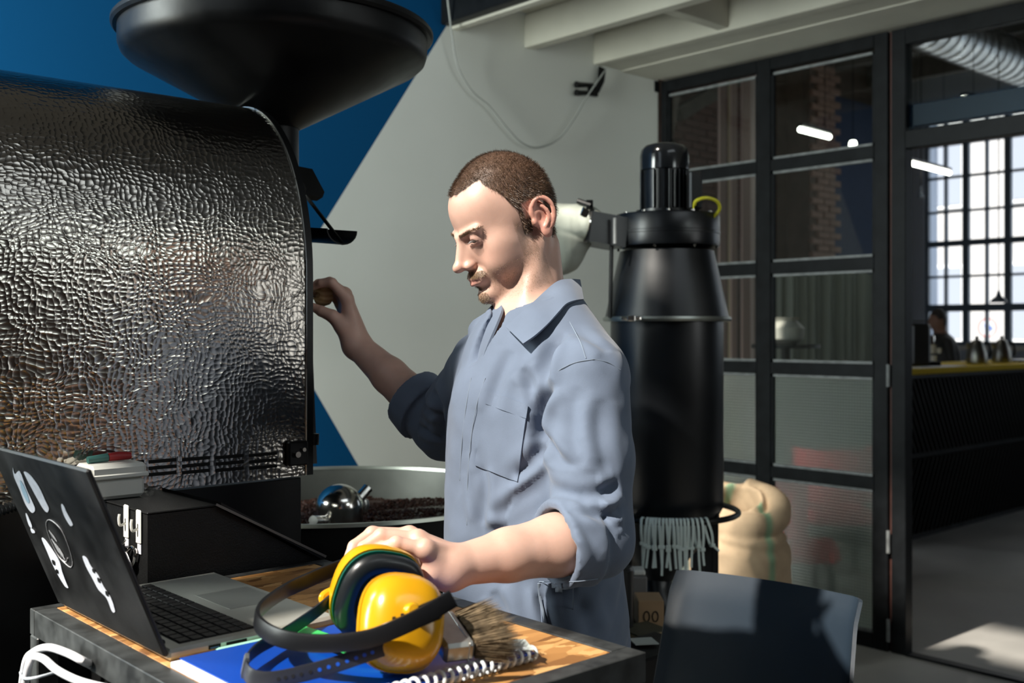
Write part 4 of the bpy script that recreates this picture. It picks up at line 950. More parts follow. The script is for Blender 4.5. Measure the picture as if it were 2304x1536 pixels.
# ================================================================== CHAIR
chr_ = thing('side_chair', 'black plastic chair with a fine ribbed backrest standing behind the table', 'chair', (1.85, 1.37, 0))
m_rib = bpy.data.materials.new('ribbed black plastic'); m_rib.use_nodes = True
_n, _l = m_rib.node_tree.nodes, m_rib.node_tree.links
_b = _n['Principled BSDF']; _b.inputs['Base Color'].default_value = (0.018, 0.032, 0.050, 1); _b.inputs['Specular IOR Level'].default_value = 1.0; _b.inputs['Roughness'].default_value = 0.42
_t = _n.new('ShaderNodeTexCoord'); _m = _n.new('ShaderNodeMapping'); _m.inputs['Rotation'].default_value = (0.6, 0, 0); _l.new(_t.outputs['Object'], _m.inputs['Vector'])
_w = _n.new('ShaderNodeTexWave'); _w.bands_direction = 'Z'; _w.inputs['Scale'].default_value = 190; _w.inputs['Distortion'].default_value = 0.6; _l.new(_m.outputs[0], _w.inputs['Vector'])
_bp = _n.new('ShaderNodeBump'); _bp.inputs['Strength'].default_value = 0.7; _bp.inputs['Distance'].default_value = 0.0012; _l.new(_w.outputs['Fac'], _bp.inputs['Height']); _l.new(_bp.outputs[0], _b.inputs['Normal'])
bl = P(1520, 1289, 2.5); brt = P(1945, 1358, 2.215)
BL, BR = Vector((1.966, bl.y, 0)), Vector((2.030, brt.y, 0))
def back_pt(u, v):
    p = BL.lerp(BR, u); z = 0.893 - 0.27 * v + (-0.012 * (1 - u) + 0.0) * 0
    bow = 0.030 * (1 - (2 * u - 1) ** 2); lean = -0.060 * v + 0.014 * max(0, 1 - v * 6)
    wrap = -0.030 * max(0, (u - 0.93) / 0.07) ** 2 - 0.012 * max(0, (0.05 - u) / 0.05) ** 2
    zz = z - 0.035 * (2 * abs(u - .5)) ** 2 * (0 if v < 0.9 else 0) - (0.05 * v * v * (1 - (2 * u - 1) ** 2))
    return Vector((p.x + bow + lean + wrap, p.y + (0.012 * v * (1 - u) if u < .5 else -0.012 * v * u), zz))
put('backrest', shell(grid(back_pt, 40, 14), 0.008), m_rib, chr_, sharp=50)
put('seat', shell(grid(lambda u, v: Vector((1.945 - 0.42 * v, BL.y - 0.02 + (BR.y - BL.y + 0.04) * u, 0.455 - 0.018 * math.sin(u * 3.14) - 0.03 * max(0, v - .8) / .2 + 0.03 * max(0, .12 - v) / .12)), 20, 16), 0.009), m_rib, chr_)
m_tube = pm('blue grey steel tube', (0.16, 0.22, 0.28), 0.3, 0.7)
for y, s in ((BL.y + 0.004, 1), (BR.y - 0.004, -1)):
    put('back_post', tube(crom([Vector((1.952 if s > 0 else 1.985, y, 0.72)), Vector((1.938 if s > 0 else 1.965, y, 0.62)), Vector((1.93, y, 0.47)), Vector((2.0, y, 0.0))], 6), 0.011, 12), m_tube, chr_)
    put('leg', tube([Vector((1.58, y, 0.44)), Vector((1.53, y, 0.0))], 0.011, 12), m_tube, chr_)
    put('side_rail', tube([Vector((1.58, y, 0.438)), Vector((1.93, y, 0.445))], 0.010, 10), m_tube, chr_)

# ================================================================== CYCLONE SEPARATOR
cc = P(1500, 745, 3.5); cyc = thing('chaff_cyclone', 'black cylindrical chaff cyclone with an electric motor on top behind the man', 'cyclone', (cc.x, cc.y, 0))
cz = lambda py: EYE + (HORIZON - py) * 3.5 / F
rr = lambda px: px * 3.5 / F
m_gl = pm('satin black enamel', (0.004, 0.005, 0.0065), 0.34, spec=0.5, vary=0.25, vscale=5, bump=0.06, bscale=60, rvary=0.06)
C0 = Vector((cc.x, cc.y, 0))
put('barrel', lathe([(rr(118), cz(1150)), (rr(126), cz(1135)), (rr(126), cz(722))], C0, seg=64), m_gl, cyc)
put('cone', lathe([(rr(139), cz(717)), (rr(105), cz(566))], C0, seg=64), m_gl, cyc)
put('clamp_ring', lathe([(rr(126) - .002, cz(724)), (rr(142), cz(723)), (rr(144), cz(718)), (rr(142), cz(713)), (rr(136), cz(712))], C0, seg=64, closed=True), pm('galvanised clamp', (0.40, 0.42, 0.38), 0.35, 1.0), cyc)
q = P(1420, 716, 3.32); put('clamp_buckle', cat(obox(q, RM(0.03, -0.012, 0), RM(0, 0, 0.006), RM(0.002, 0.006, 0), 0.003), obox(q + RM(.0, -.006, 0), RM(0.012, -0.004, 0), RM(0, 0, 0.009), RM(0.001, 0.004, 0), 0.002)), m_chrome, cyc)
put('head_ring', lathe([(rr(96), cz(560)), (rr(116), cz(556)), (rr(118), cz(548)), (rr(118), cz(530)), (rr(119), cz(529)), (rr(119), cz(524)), (rr(118), cz(523)), (rr(118), cz(490)), (rr(115), cz(485)), (0.0, cz(484))], C0, seg=64), m_gl, cyc, sharp=40)
for k in range(12):
    a = k * math.pi / 6 + .2; put('ring_bolt', lathe([(0.006, -0.004), (0.006, 0.003), (0, 0.004)], C0 + Vector((rr(106) * math.cos(a), rr(106) * math.sin(a), cz(485) + .003)), (0, 0, 1), 8), m_chrome, cyc)
for k in range(8):
    a = k * math.pi / 4 + 3.6; put('ring_bolt', lathe([(0.005, -0.004), (0.005, 0.002), (0, 0.003)], C0 + Vector((rr(113) * math.cos(a), rr(113) * math.sin(a), cz(559) - .001)), (math.cos(a), math.sin(a), -.4), 8), m_chrome, cyc)
MC = C0 + RM(rr(-5), 0, 0)
motor = put('motor', lathe([(rr(64), cz(484)), (rr(64), cz(474)), (rr(48), cz(472)), (rr(48), cz(384)), (rr(50), cz(383))], MC, seg=40), m_gl, cyc)
put('motor_cap', lathe([(rr(50), cz(385)), (rr(55), cz(384)), (rr(55), cz(352)), (rr(52), cz(338)), (rr(44), cz(329)), (rr(30), cz(325)), (0, cz(324))], MC, seg=40), pm('gloss black plastic', (0.008, 0.009, 0.010), 0.14), motor)
for k in range(28):
    a = k * 2 * math.pi / 28
    if abs(((a - 2.9 + math.pi) % (2 * math.pi)) - math.pi) < 0.3: continue
    d_ = Vector((math.cos(a), math.sin(a), 0)); put('cooling_fin', obox(MC + d_ * rr(51) + Vector((0, 0, (cz(472) + cz(386)) / 2)), d_ * rr(4), d_.cross(Vector((0, 0, 1))) * 0.0022, Vector((0, 0, (cz(386) - cz(472)) / 2)), 0.001), m_gl, motor, smooth=False)
tb = P(1562, 430, 3.42); put('terminal_box', obox(tb, RM(rr(14), 0, 0), RM(0, 0.035, 0), RM(0, 0, rr(42)), 0.006), pm('black box plastic', (0.012, 0.012, 0.012), 0.4), motor)
put('earth_wire', tube(crom([P(1562, 468, 3.36), P(1566, 452, 3.34), P(1590, 445, 3.34), P(1613, 453, 3.36), P(1619, 470, 3.38), P(1605, 488, 3.4)], 8), 0.0055, 10), pm('yellow wire', (0.78, 0.72, 0.04), 0.4), cyc)
put('wire_gland', tube([P(1559, 478, 3.38), P(1566, 460, 3.35)], 0.008, 10), m_blk, cyc)
# square inlet duct to the left and its flange
ia, ib = P(1312, 512, 3.42), P(1392, 527, 3.46)
put('inlet_duct', bar(ia, ib, 0.13, rr(66)), m_gl, cyc, smooth=False)
put('duct_weld', tube([P(1384, 490, 3.36), P(1384, 548, 3.36)], 0.006, 8), m_bead, cyc)
put('side_rod', tube([P(1376, 552, 3.42), P(1373, 715, 3.42)], 0.0065, 8), m_blk, cyc)
# stand: ring, legs, hopper cone, outlet pipe
RZ = cz(1148)
ring_c = Vector((C0.x, C0.y, RZ)); RRg = rr(158)
put('stand_ring', tube([ring_c + Vector((RRg * math.cos(a), RRg * math.sin(a), 0)) for a in np.linspace(0, 2 * math.pi, 56, endpoint=False)], 0.0095, 10, closed=True), m_blk, cyc)
LEGS = [(1600, 3.42), (1404, 3.30), (1462, 3.70), (1570, 3.70)]
for px, d in LEGS:
    t = P(px, 1165, d); put('leg', box(t.x - 0.018, t.x + 0.018, t.y - 0.018, t.y + 0.018, 0.008, RZ - 0.0, 0.003), m_blk, cyc, smooth=False)
    put('foot_plate', box(t.x - 0.05, t.x + 0.05, t.y - 0.05, t.y + 0.05, 0.0, 0.008, 0.001), m_blk, cyc, smooth=False)
    d_ = (Vector((t.x, t.y, RZ)) - ring_c); put('ring_strut', bar(ring_c + d_.normalized() * rr(122), Vector((t.x, t.y, RZ)), 0.02, 0.02), m_blk, cyc, smooth=False)
put('hopper_cone', lathe([(rr(122), cz(1152)), (rr(112), cz(1200)), (rr(45), cz(1290)), (rr(40), cz(1300))], C0 + RM(rr(-22), 0, 0), seg=48), m_gl, cyc)
put('outlet_pipe', tube(crom([P(1478, 1285, 3.5), P(1478, 1330, 3.48), P(1500, 1380, 3.45), P(1545, 1430, 3.42), P(1600, 1480, 3.4)], 8), 0.052, 20), m_gl, cyc)
# white insulated bag on the inlet, held by a hose clamp
bag_c = P(1225, 545, 3.46)
def bag_sdf(p):
    d = s_cap(p, P(1222, 548, 3.47), P(1258, 560, 3.46), 0.105, 0.085)
    d = smin(d, s_cap(p, P(1240, 520, 3.46), P(1316, 504, 3.43), 0.095, 0.066), 0.05)
    w = wob(p.astype(np.float64), 26, 3) * 0.0035 + wob(p.astype(np.float64), 70, 4) * 0.0012
    cr = np.abs((p - arr(P(1262, 520, 3.36))) @ arr(RM(0.25, 0, 0.97)))
    return d + w.astype(np.float32) + 0.005 * np.exp(-(cr / 0.008) ** 2)
lo = np.array(bag_c) - .26; hi = np.array(bag_c) + .26
V, Q = surface_nets(bag_sdf, lo, hi, 0.006)
fb = thing('filter_bag', 'dusty white fabric bag clamped to the cyclone inlet behind the head', 'filter bag', tuple(bag_c - Vector((0, 0, .14))))
put_net('bag', V, Q, pm('dusty white felt', (0.40, 0.42, 0.36), 0.9, vary=0.18, vscale=9, bump=0.4, bscale=90), fb)
hcx = P(1312, 505, 3.43); hax = (ib - ia).normalized()
put('hose_clamp', lathe([(0.067, -0.008), (0.071, -0.008), (0.071, 0.008), (0.067, 0.008)], hcx, hax, 40, closed=True), m_chrome, fb)
put('clamp_screw', tube([P(1300, 452, 3.40), P(1330, 462, 3.38)], 0.009, 10), m_blk, fb)
put('clamp_lug', obox(P(1326, 461, 3.39), RM(0.011, 0, 0), RM(0, .012, 0), RM(0, 0, .015), .002), m_blk, fb)
put('clamp_lug', obox(P(1316, 480, 3.37), RM(0.012, 0, -.008), RM(0, .006, 0), RM(0.006, 0, .014), .003), m_chrome, fb)

# ------------------------------------------------------------------ zip ties hung on the stand ring
m_zip = pm('pale translucent nylon', (0.66, 0.76, 0.72), 0.35, sss=0.0)
zx = [1446, 1457, 1464, 1470, 1477, 1484, 1492, 1500, 1507, 1514, 1522, 1530, 1538, 1546, 1556, 1566, 1576, 1588]
ORD = ['second', 'third', 'fourth', 'fifth', 'sixth', 'seventh', 'eighth']
ZLAB = ['zip tie hanging apart at the row end nearest the man'] + [f'{o} white zip tie in the row counted from the end nearest the man' for o in ORD] + ['ninth white zip tie in the row counted from the end nearest the man'] + [f'{o} white zip tie in the row counted from the end nearest the sack' for o in (['ninth'] + ORD[::-1])] + ['zip tie bowed out at the row end nearest the sack']
zlen = [108, 92, 96, 94, 95, 90, 110, 98, 93, 95, 104, 100, 102, 97, 92, 104, 90, 62]
def ring_at(px):
    best = min(np.linspace(0, 2 * math.pi, 1440), key=lambda a: abs(proj(ring_c + Vector((RRg * math.cos(a), RRg * math.sin(a), 0)))[0] - px) + (100 if (ring_c + Vector((math.cos(a), math.sin(a), 0)) * RRg).dot(Vector((SN, CS, 0))) > 3.5 else 0))
    return best
for i, (px, L_) in enumerate(zip(zx, zlen)):
    a = ring_at(px); c = ring_c + Vector((RRg * math.cos(a), RRg * math.sin(a), 0)); rad = Vector((math.cos(a), math.sin(a), 0)); tg = Vector((-math.sin(a), math.cos(a), 0))
    hd = rr(58 + random.uniform(-5, 5)) * (0.9 if i else .8); sw = random.uniform(-0.006, 0.006) + (0.02 if i == 17 else 0); tot = rr(L_)
    z_ = thing('zip_tie', ZLAB[i], 'zip tie', tuple(c + Vector((0, 0, -tot))), 'zip ties on the stand ring')
    lp = crom([c - rad * 0.006 + Vector((0, 0, -hd)) + tg * sw, c - rad * 0.014 + Vector((0, 0, -hd * .5)) + tg * sw * .6, c - rad * 0.012 + Vector((0, 0, 0.004)), c + Vector((0, 0, 0.0135)), c + rad * 0.0125 + Vector((0, 0, 0.002)), c + rad * 0.017 + Vector((0, 0, -hd * .5)) + tg * sw * .6, c + rad * 0.010 + Vector((0, 0, -hd)) + tg * sw], 5)
    put('loop', band(lp, rr(5.6), 0.0024, tuple(tg)), m_zip, z_)
    put('lock_head', obox(c + rad * 0.008 + Vector((0, 0, -hd)) + tg * sw, tg * rr(5.2), rad * 0.006, Vector((0, 0, rr(3.6))), 0.0012), m_zip, z_, smooth=False)
    put('tail', band([c + rad * 0.010 + Vector((0, 0, -hd)) + tg * sw, c + rad * 0.010 + Vector((0, 0, -(hd + tot) / 2)) + tg * sw * 1.6, c + rad * 0.012 + Vector((0, 0, -tot)) + tg * sw * 2.2], rr(5.0), 0.002, tuple(tg)), m_zip, z_)

# ------------------------------------------------------------------ jute sacks
m_jute = pm('jute sackcloth', (0.5, 0.5, 0.5), 0.9, attr='tint', vary=0.12, vscale=14, bump=0.5, bscale=260, bdist=0.001)
def sack(name, label, base, H, rx, ry, yaw, seed, stripes, tdir):
    b0 = np.array(tuple(base)); c, s = math.cos(yaw), math.sin(yaw); R = np.array([[c, -s, 0], [s, c, 0], [0, 0, 1]])
    def sd(p):
        q = ((p - b0) @ R).astype(np.float64); z = q[:, 2]
        t = np.clip(z / H, 0, 1); bul = 1 + 0.10 * np.sin(np.pi * np.clip(t * 1.05, 0, 1)) - 0.16 * np.clip(t - .68, 0, 1) / .32
        rad = np.sqrt((q[:, 0] / (rx * bul)) ** 2 + (q[:, 1] / (ry * bul)) ** 2)
        d = smax((rad - 1) * min(rx, ry), np.maximum(-z, z - H * .76), 0.05)
        ang = np.arctan2(q[:, 1], q[:, 0])
        n = np.array([math.cos(tdir) * .42, math.sin(tdir) * .42, .91]); cc_ = np.array([math.cos(tdir) * .035, math.sin(tdir) * .035, H * .86])
        w = q - cc_; h = w @ n; pl = w - h[:, None] * n; rp = np.linalg.norm(pl, axis=1)
        rt = 0.050 + 0.009 * np.sin(2 * ang + seed) + 0.006 * np.sin(5 * ang + 1)
        tor = np.sqrt((rp - 0.142 - 0.018 * np.sin(2 * ang + 2 + seed)) ** 2 + ((h + .02) * .68) ** 2) - rt
        neck = s_cap(q, (0, 0, H * .70), tuple(cc_), .16, .12)
        d = smin(d, neck, .03); d = smin(d, tor, 0.012)
        cav = s_cap(q, tuple(cc_ - n * .10), tuple(cc_ + n * .12), .072, .10); d = smax(d, -cav, 0.015)
        d = d + 0.014 * np.exp(-((z - H * .70 - .02 * np.sin(ang * 2 + seed)) / .020) ** 2)
        fold = 0.007 * wob(q * np.array([1, 1, .35]), 20, seed) + 0.004 * wob(q, 45, seed + 9)
        return (d * .8 + fold).astype(np.float32)
    lo = b0 + np.array([-.36, -.36, -.02]); hi = b0 + np.array([.36, .36, H + .12])
    V, Q = surface_nets(sd, lo, hi, 0.009, reach=2.2); V = relax(V, Q, 2)
    q = (V - b0) @ R; ang = np.arctan2(q[:, 1], q[:, 0])
    base_c = np.array([0.41, 0.30, 0.19]); grn = np.array([0.16, 0.30, 0.18]); colr = np.repeat(base_c[None], len(V), 0)
    for a0, w in stripes:
        dd = np.abs(((ang - a0 + np.pi) % (2 * np.pi)) - np.pi) * np.maximum(np.hypot(q[:, 0], q[:, 1]), .05)
        m = np.clip(1.5 - dd / w, 0, 1)[:, None] * 0.85; colr = colr * (1 - m) + grn * m
    rimm = (np.hypot(q[:, 0], q[:, 1]) < 0.10) & (q[:, 2] > H * .9)
    o = put_net(name, V, Q, m_jute, None, colr); tag(o, label, 'sack', 'jute sacks'); return o
sb = P(1668, 745, 4.55)
vang = math.atan2(-CS, -SN)          # direction from the sack towards the camera
sack('coffee_sack', 'tan jute sack with green stripe and rolled open top behind the chair', (sb.x, sb.y, 0), 0.81, 0.205, 0.19, 0.0, 2, [(vang + 0.42, 0.017), (vang - 2.2, 0.017)], vang - .5)
s2 = P(1010, 745, 4.0)
sack('coffee_sack', 'jute sack standing against the white wall beyond the cooling tray', (s2.x + 0.02, s2.y - .02, 0), 0.92, 0.2, 0.19, 1.0, 5, [(vang + 2.0, 0.02)], vang)

# ------------------------------------------------------------------ boxes on the floor by the cyclone
def low(px, py, d): return P(px, py, d)
kb = P(1395, 1420, 3.0); kt = P(1395, 1285, 3.0)
m_card = pm('brown cardboard', (0.34, 0.22, 0.12), 0.8, vary=0.1)
def crate(name, label, c_px, top_py, d, w, dep, h, mat, cat_, base_z=0.0, yaw=0.0):
    c = P(c_px, 745, d); zt_ = EYE - (top_py - HORIZON) / F * d
    o = thing(name, label, cat_, (c.x, c.y, base_z)); ex = Matrix.Rotation(yaw, 3, 'Z') @ Vector((1, 0, 0)); ey = Vector((0, 0, 1)).cross(ex)
    return o, c, zt_, ex, ey
# plinth shelf that carries them
pl = thing('low_bench', 'low dark bench on the floor between table and cyclone', 'bench', (2.15, 1.85, 0))
zp = EYE - (1425 - HORIZON) / F * 2.95
q = P(1440, 745, 2.95)
put('bench_top', obox(Vector((q.x - .02, q.y + .075, zp - 0.02)), Vector((0.22, 0, 0)), Vector((0, 0.145, 0)), Vector((0, 0, 0.018)), .003), m_blk, pl, smooth=False)
for a in (-.19, .17):
    for b in (-.09, .14): put('leg', box(q.x - .02 + a, q.x + .01 + a, q.y + b + .035, q.y + b + .065, 0, zp - .0385), m_blk, pl, smooth=False)
# cardboard carton with printed zeros
ca = P(1478, 1398, 3.02); ct = EYE - (1345 - HORIZON) / F * 3.02
cart = thing('carton', 'small cardboard carton with printed 00 on the low bench', 'carton', (ca.x, ca.y, zp))
put('carton_body', obox(Vector((ca.x, ca.y + .03, (zp + ct) / 2 + .0005)), RM(0.036, 0, 0), RM(0, 0.05, 0), Vector((0, 0, (ct - zp) / 2 - .001)), .002), m_card, cart, smooth=False)
fr_ = Vector((ca.x, ca.y + .03, 0)) + RM(0, -0.051, 0)
for k in (-1, 1):
    put('printed_zero', tube([Vector((fr_.x, fr_.y, zp + .036)) + RM(.012 * k + .008 * math.cos(a), 0, .014 * math.sin(a)) for a in np.linspace(0, 2 * math.pi, 20, endpoint=False)], .0016, 6, closed=True), m_void, cart)
bt = P(1436, 1330, 3.16); zt2 = EYE - (1290 - HORIZON) / F * 3.16
gb = thing('grey_tin', 'grey tin standing behind the carton on the low bench', 'tin', (bt.x, bt.y, zp))
put('tin_body', obox(Vector((bt.x, bt.y, (zp + zt2) / 2 + .0005)), RM(0.022, 0, 0), RM(0, .04, 0), Vector((0, 0, (zt2 - zp) / 2 - .0012)), .004), pm('grey tin paint', (0.16, 0.155, 0.15), 0.5), gb)
put('tin_lid', obox(Vector((bt.x, bt.y, zt2 + .008)), RM(0.018, 0, 0), RM(0, .03, 0), Vector((0, 0, .008)), .004), m_wpl, gb)
# dark tin with a red printed label
dk = P(1384, 1330, 2.93); zt3 = EYE - (1280 - HORIZON) / F * 2.93
dt = thing('dark_canister', 'black canister with a white scribble and red label beside the man', 'canister', (dk.x, dk.y, zp))
put('canister_body', lathe([(0.05, zp + .001), (0.05, zt3), (0.044, zt3 + .008), (0, zt3 + .008)], (dk.x, dk.y, 0), seg=32), pm('black tin', (0.008, 0.008, 0.008), 0.35), dt)
def on_cyl(px, py):
    e = Vector((0, 0, EYE)); r = P(px, py, 1.0) - e; c = Vector((dk.x, dk.y, 0)); rx, ry = r.x, r.y
    A = rx * rx + ry * ry; B = -2 * (rx * c.x + ry * c.y); Cc = c.x ** 2 + c.y ** 2 - 0.0508 ** 2; dsc = B * B - 4 * A * Cc
    t = (-B - math.sqrt(max(dsc, 0))) / (2 * A); return e + r * t
put('red_label', shell((lambda q: ([on_cyl(1375, 1312), on_cyl(1383, 1322), on_cyl(1391, 1333), on_cyl(1375, 1331)], [(0, 1, 2, 3)]))(0), 0.0008), pm('red print', (0.25, 0.02, 0.02), 0.5), dt, smooth=False)
for pts in ([(1374, 1300), (1380, 1296), (1382, 1303), (1388, 1297)], [(1376, 1310), (1383, 1306), (1386, 1314), (1391, 1308), (1391, 1318)]):
    put('label_script', tube([on_cyl(*p) for p in pts], 0.0012, 6), pm('white print', (0.6, 0.6, 0.6), 0.5), dt)
bk = thing('book', 'thin tan book lying at the front of the low bench', 'book', tuple(P(1455, 1420, 2.86)))
q1 = P(1446, 1424, 2.90); q1.z = zp
put('book_pages', obox(q1 + Vector((0, 0, .0135)), RM(0.045, 0.028, 0), RM(-0.025, 0.04, 0), Vector((0, 0, .012)), .002), pm('tan paper', (0.42, 0.33, 0.18), 0.8), bk, smooth=False)
put('book_cover', obox(q1 + Vector((0, 0, .0275)), RM(0.047, 0.030, 0), RM(-0.026, 0.042, 0), Vector((0, 0, .0016)), .001), pm('dark olive cover', (0.05, 0.05, 0.03), 0.5), bk, smooth=False)
cdp = put('card', obox(P(1448, 1442, 2.72), RM(0.03, 0.005, 0), RM(-.006, .028, 0), Vector((0, 0, .001))), pm('pale grey card', (0.5, 0.54, 0.5), 0.6), smooth=False); tag(cdp, 'pale card lying on the black bin below the book', 'card')
bn = thing('black_bin', 'black bin on the floor behind the table corner', 'bin', tuple(P(1430, 745, 2.72)))
bc_ = P(1440, 745, 2.72); zb_ = EYE - (1446 - HORIZON) / F * 2.72
put('bin_body', obox(Vector((bc_.x, bc_.y - .02, zb_ / 2)), Vector((0.12, 0, 0)), Vector((0, 0.075, 0)), Vector((0, 0, zb_ / 2 - .003)), .006), m_blk, bn, smooth=False)

# ------------------------------------------------------------------ wall socket bracket and hanging cable
Yw = WALL_Y - 0.03
sk = thing('cable_sockets', 'black power sockets on a bent black bracket under the white joist', 'sockets', tuple(PY(1335, 215, Yw)))
a_ = [PY(1355, 153, Yw), PY(1352, 180, Yw), PY(1343, 205, Yw)]
put('bracket', band(a_, [0.05, 0.045, 0.03], 0.012, (1, 0, 0)), m_blk, sk, smooth=False)
for y0 in (190, 208): put('socket', tube([PY(1296, y0, Yw - .01), PY(1302, y0 + 1, Yw - .01), PY(1318, y0 + 1, Yw - .01), PY(1335, y0 + 3, Yw - .01)], [0.017, 0.015, 0.012, 0.013], 12), m_blk, sk)
put('socket_plate', obox(PY(1334, 205, Yw), Vector((.03, 0, 0)), Vector((0, .012, 0)), Vector((0, 0, .025)), .003), m_blk, sk)
m_gc = pm('grey cable', (0.30, 0.31, 0.29), 0.6)
cw_ = put('hanging_cable', tube(crom([PY(1006, -10, 3.66), PY(1012, 40, 3.68), PY(1017, 80, 3.70), PY(1030, 150, 3.72), PY(1062, 205, 3.73), PY(1100, 238, 3.73), PY(1142, 290, 3.73), PY(1175, 322, 3.73), PY(1210, 332, 3.73), PY(1255, 314, 3.73), PY(1290, 270, 3.72), PY(1318, 222, 3.715), PY(1345, 182, 3.70), PY(1362, 158, 3.70)], 8), 0.0042, 8), m_gc)
tag(cw_, 'thin grey cable hanging in a loop on the white wall', 'cable')
kn = put('wall_knob', obox(PX(1473, 196, 4.49), Vector((.02, 0, 0)), Vector((0, .02, 0)), Vector((0, 0, .03)), .004), m_steel); tag(kn, 'small black stop block at the partition top corner', 'block')

# ================================================================== CAFE CONTENTS
CTY = 3.62; CTZ = 1.19
counter = thing('bar_counter', 'long black bar counter with a yellow top in the cafe', 'counter', (8.8, CTY + .3, 0))
m_yt = pm('yellow counter top', (0.75, 0.52, 0.02), 0.7, spec=0.08)
put('counter_body', box(6.62, 12.0, CTY + 0.03, CTY + 0.62, 0, CTZ - 0.041, 0), m_blk, counter, smooth=False)
put('counter_top', box(6.2, 12.0, CTY - 0.03, CTY + 0.66, CTZ - 0.04, CTZ, 0.004), m_yt, counter, smooth=False)
m_board = pm('black stained board', (0.012, 0.011, 0.011), 0.55, vary=0.4, vscale=4)
b0 = None
for i in range(70):
    for j in range(2):
        x = 6.68 + i * 0.064; zc = 0.30 + 0.56 * j; sgn = 1 if j == 0 else -1
        c = Vector((x, CTY + 0.02, zc)); e = Vector((sgn * 0.15, 0, 0.26))
        if x > 11.8: continue
        if j == 0 and b0 is None: b0 = put('slat', bar(c - e, c + e, 0.008, 0.045, (0, 1, 0)), m_board, counter, smooth=False); b0c = c
        elif j == 0: dup(b0, c - b0c, counter)
        elif i == 0: b1 = put('slat', bar(c - e, c + e, 0.008, 0.045, (0, 1, 0)), m_board, counter, smooth=False); b1c = c
        else: dup(b1, c - b1c, counter)
m_stl = pm('dull steel kettle', (0.33, 0.32, 0.29), 0.35, 1.0)
for i, (px, sc_) in enumerate(((2198, 1.0), (2254, .96))):
    c = PY(px, 800, CTY + 0.25); c.z = CTZ
    k = thing('kettle', ('steel carafe with black handle on the yellow counter, nearer the barista' if i == 0 else 'steel carafe on the yellow counter, farther from the barista'), 'kettle', tuple(c), 'steel kettles on the counter')
    s_ = sc_
    put('kettle_body', lathe([(0.078 * s_, 0.001), (0.082 * s_, 0.02), (0.075 * s_, 0.09), (0.05 * s_, 0.165), (0.03 * s_, 0.19), (0, 0.192)], c, seg=32), m_stl, k)
    put('lid_knob', lathe([(0.012, 0.19), (0.016, 0.205), (0.010, 0.222), (0, 0.224)], c, seg=14), m_blk, k)
    ex = RM(1, 0, 0); put('handle', tube(crom([c + ex * .045 + Vector((0, 0, .165)), c + ex * .095 + Vector((0, 0, .16)), c + ex * .11 + Vector((0, 0, .10)), c + ex * .10 + Vector((0, 0, .05))], 6), 0.011, 10), m_blk, k)
    put('spout', tube([c - ex * .05 + Vector((0, 0, .12)), c - ex * .085 + Vector((0, 0, .165))], [.016, .009], 10), m_stl, k)
gr = PY(2060, 800, CTY + 0.3); gr.z = CTZ
gd = thing('espresso_machine', 'dark espresso machine at the doorway end of the yellow counter', 'machine', tuple(gr))
put('machine_body', obox(gr + Vector((0, 0, .16)), RM(.075, 0, 0), RM(0, .12, 0), Vector((0, 0, .158)), .02), pm('dark machine', (0.015, .014, .014), .35), gd)
put('cup_rail', tube([gr + RM(-.06, -.1, .335), gr + RM(.06, -.1, .335)], .005, 8), m_chrome, gd)
put('drip_tray', obox(gr + RM(.10, -.04, .02), RM(.05, 0, 0), RM(0, .07, 0), Vector((0, 0, .018)), .004), m_blk, gd)
put('group_head', lathe([(0.03, 0), (0.035, .05), (0.03, .07)], gr + RM(.085, -.06, .16), seg=16), m_chrome, gd)
for i, (px, w) in enumerate(((2290, .05),)):
    c = PY(px, 800, CTY + .28); c.z = CTZ; o = put('tray_stack', cat(*[box(c.x - .16, c.x + .2, c.y - .1, c.y + .1, CTZ + .001 + .02 * j, CTZ + .018 + .02 * j, .003) for j in range(1)]), m_blk); tag(o, 'dark low tray on the counter beyond the steel carafes', 'tray')
# flat pale mat on the counter
for i, (pa, pb) in enumerate(((2068, 2168), )):
    a = PY(pa, 820, CTY + .02); b = PY(pb, 820, CTY + .02); o = put('bar_mat', box(a.x, b.x, CTY + .0, CTY + .16, CTZ + .0005, CTZ + .004, .001), pm('white bar mat', (0.8, .78, .74), .5), smooth=False); tag(o, 'pale bar mat at the front edge of the yellow counter', 'bar mat')
for i, (px, py, r_) in enumerate(((2096, 758, .035), (2078, 772, .022), (2112, 772, .022), (2080, 790, .028), (2100, 789, .028))):
    c = P(px, py, 9.0); o = put('drinking_glass', lathe([(r_ * .8, -r_), (r_, r_), (r_ * .92, r_), (r_ * .72, -r_ * .9)], c, seg=18, closed=True), pm('cloudy glass', (0.9, .9, .86), .15, trans=.7)); 
    o.location.z = CTZ + 0.001 + (0.075 if py < 775 else 0); tag(o, ['tall clear glass on the counter before the barista, topmost', 'clear glass before the barista, upper of the pair by the machine', 'clear glass before the barista, upper of the pair by his arm', 'clear glass standing on the counter by the machine', 'clear glass standing on the counter by his arm'][i], 'glass', 'glasses before the barista')
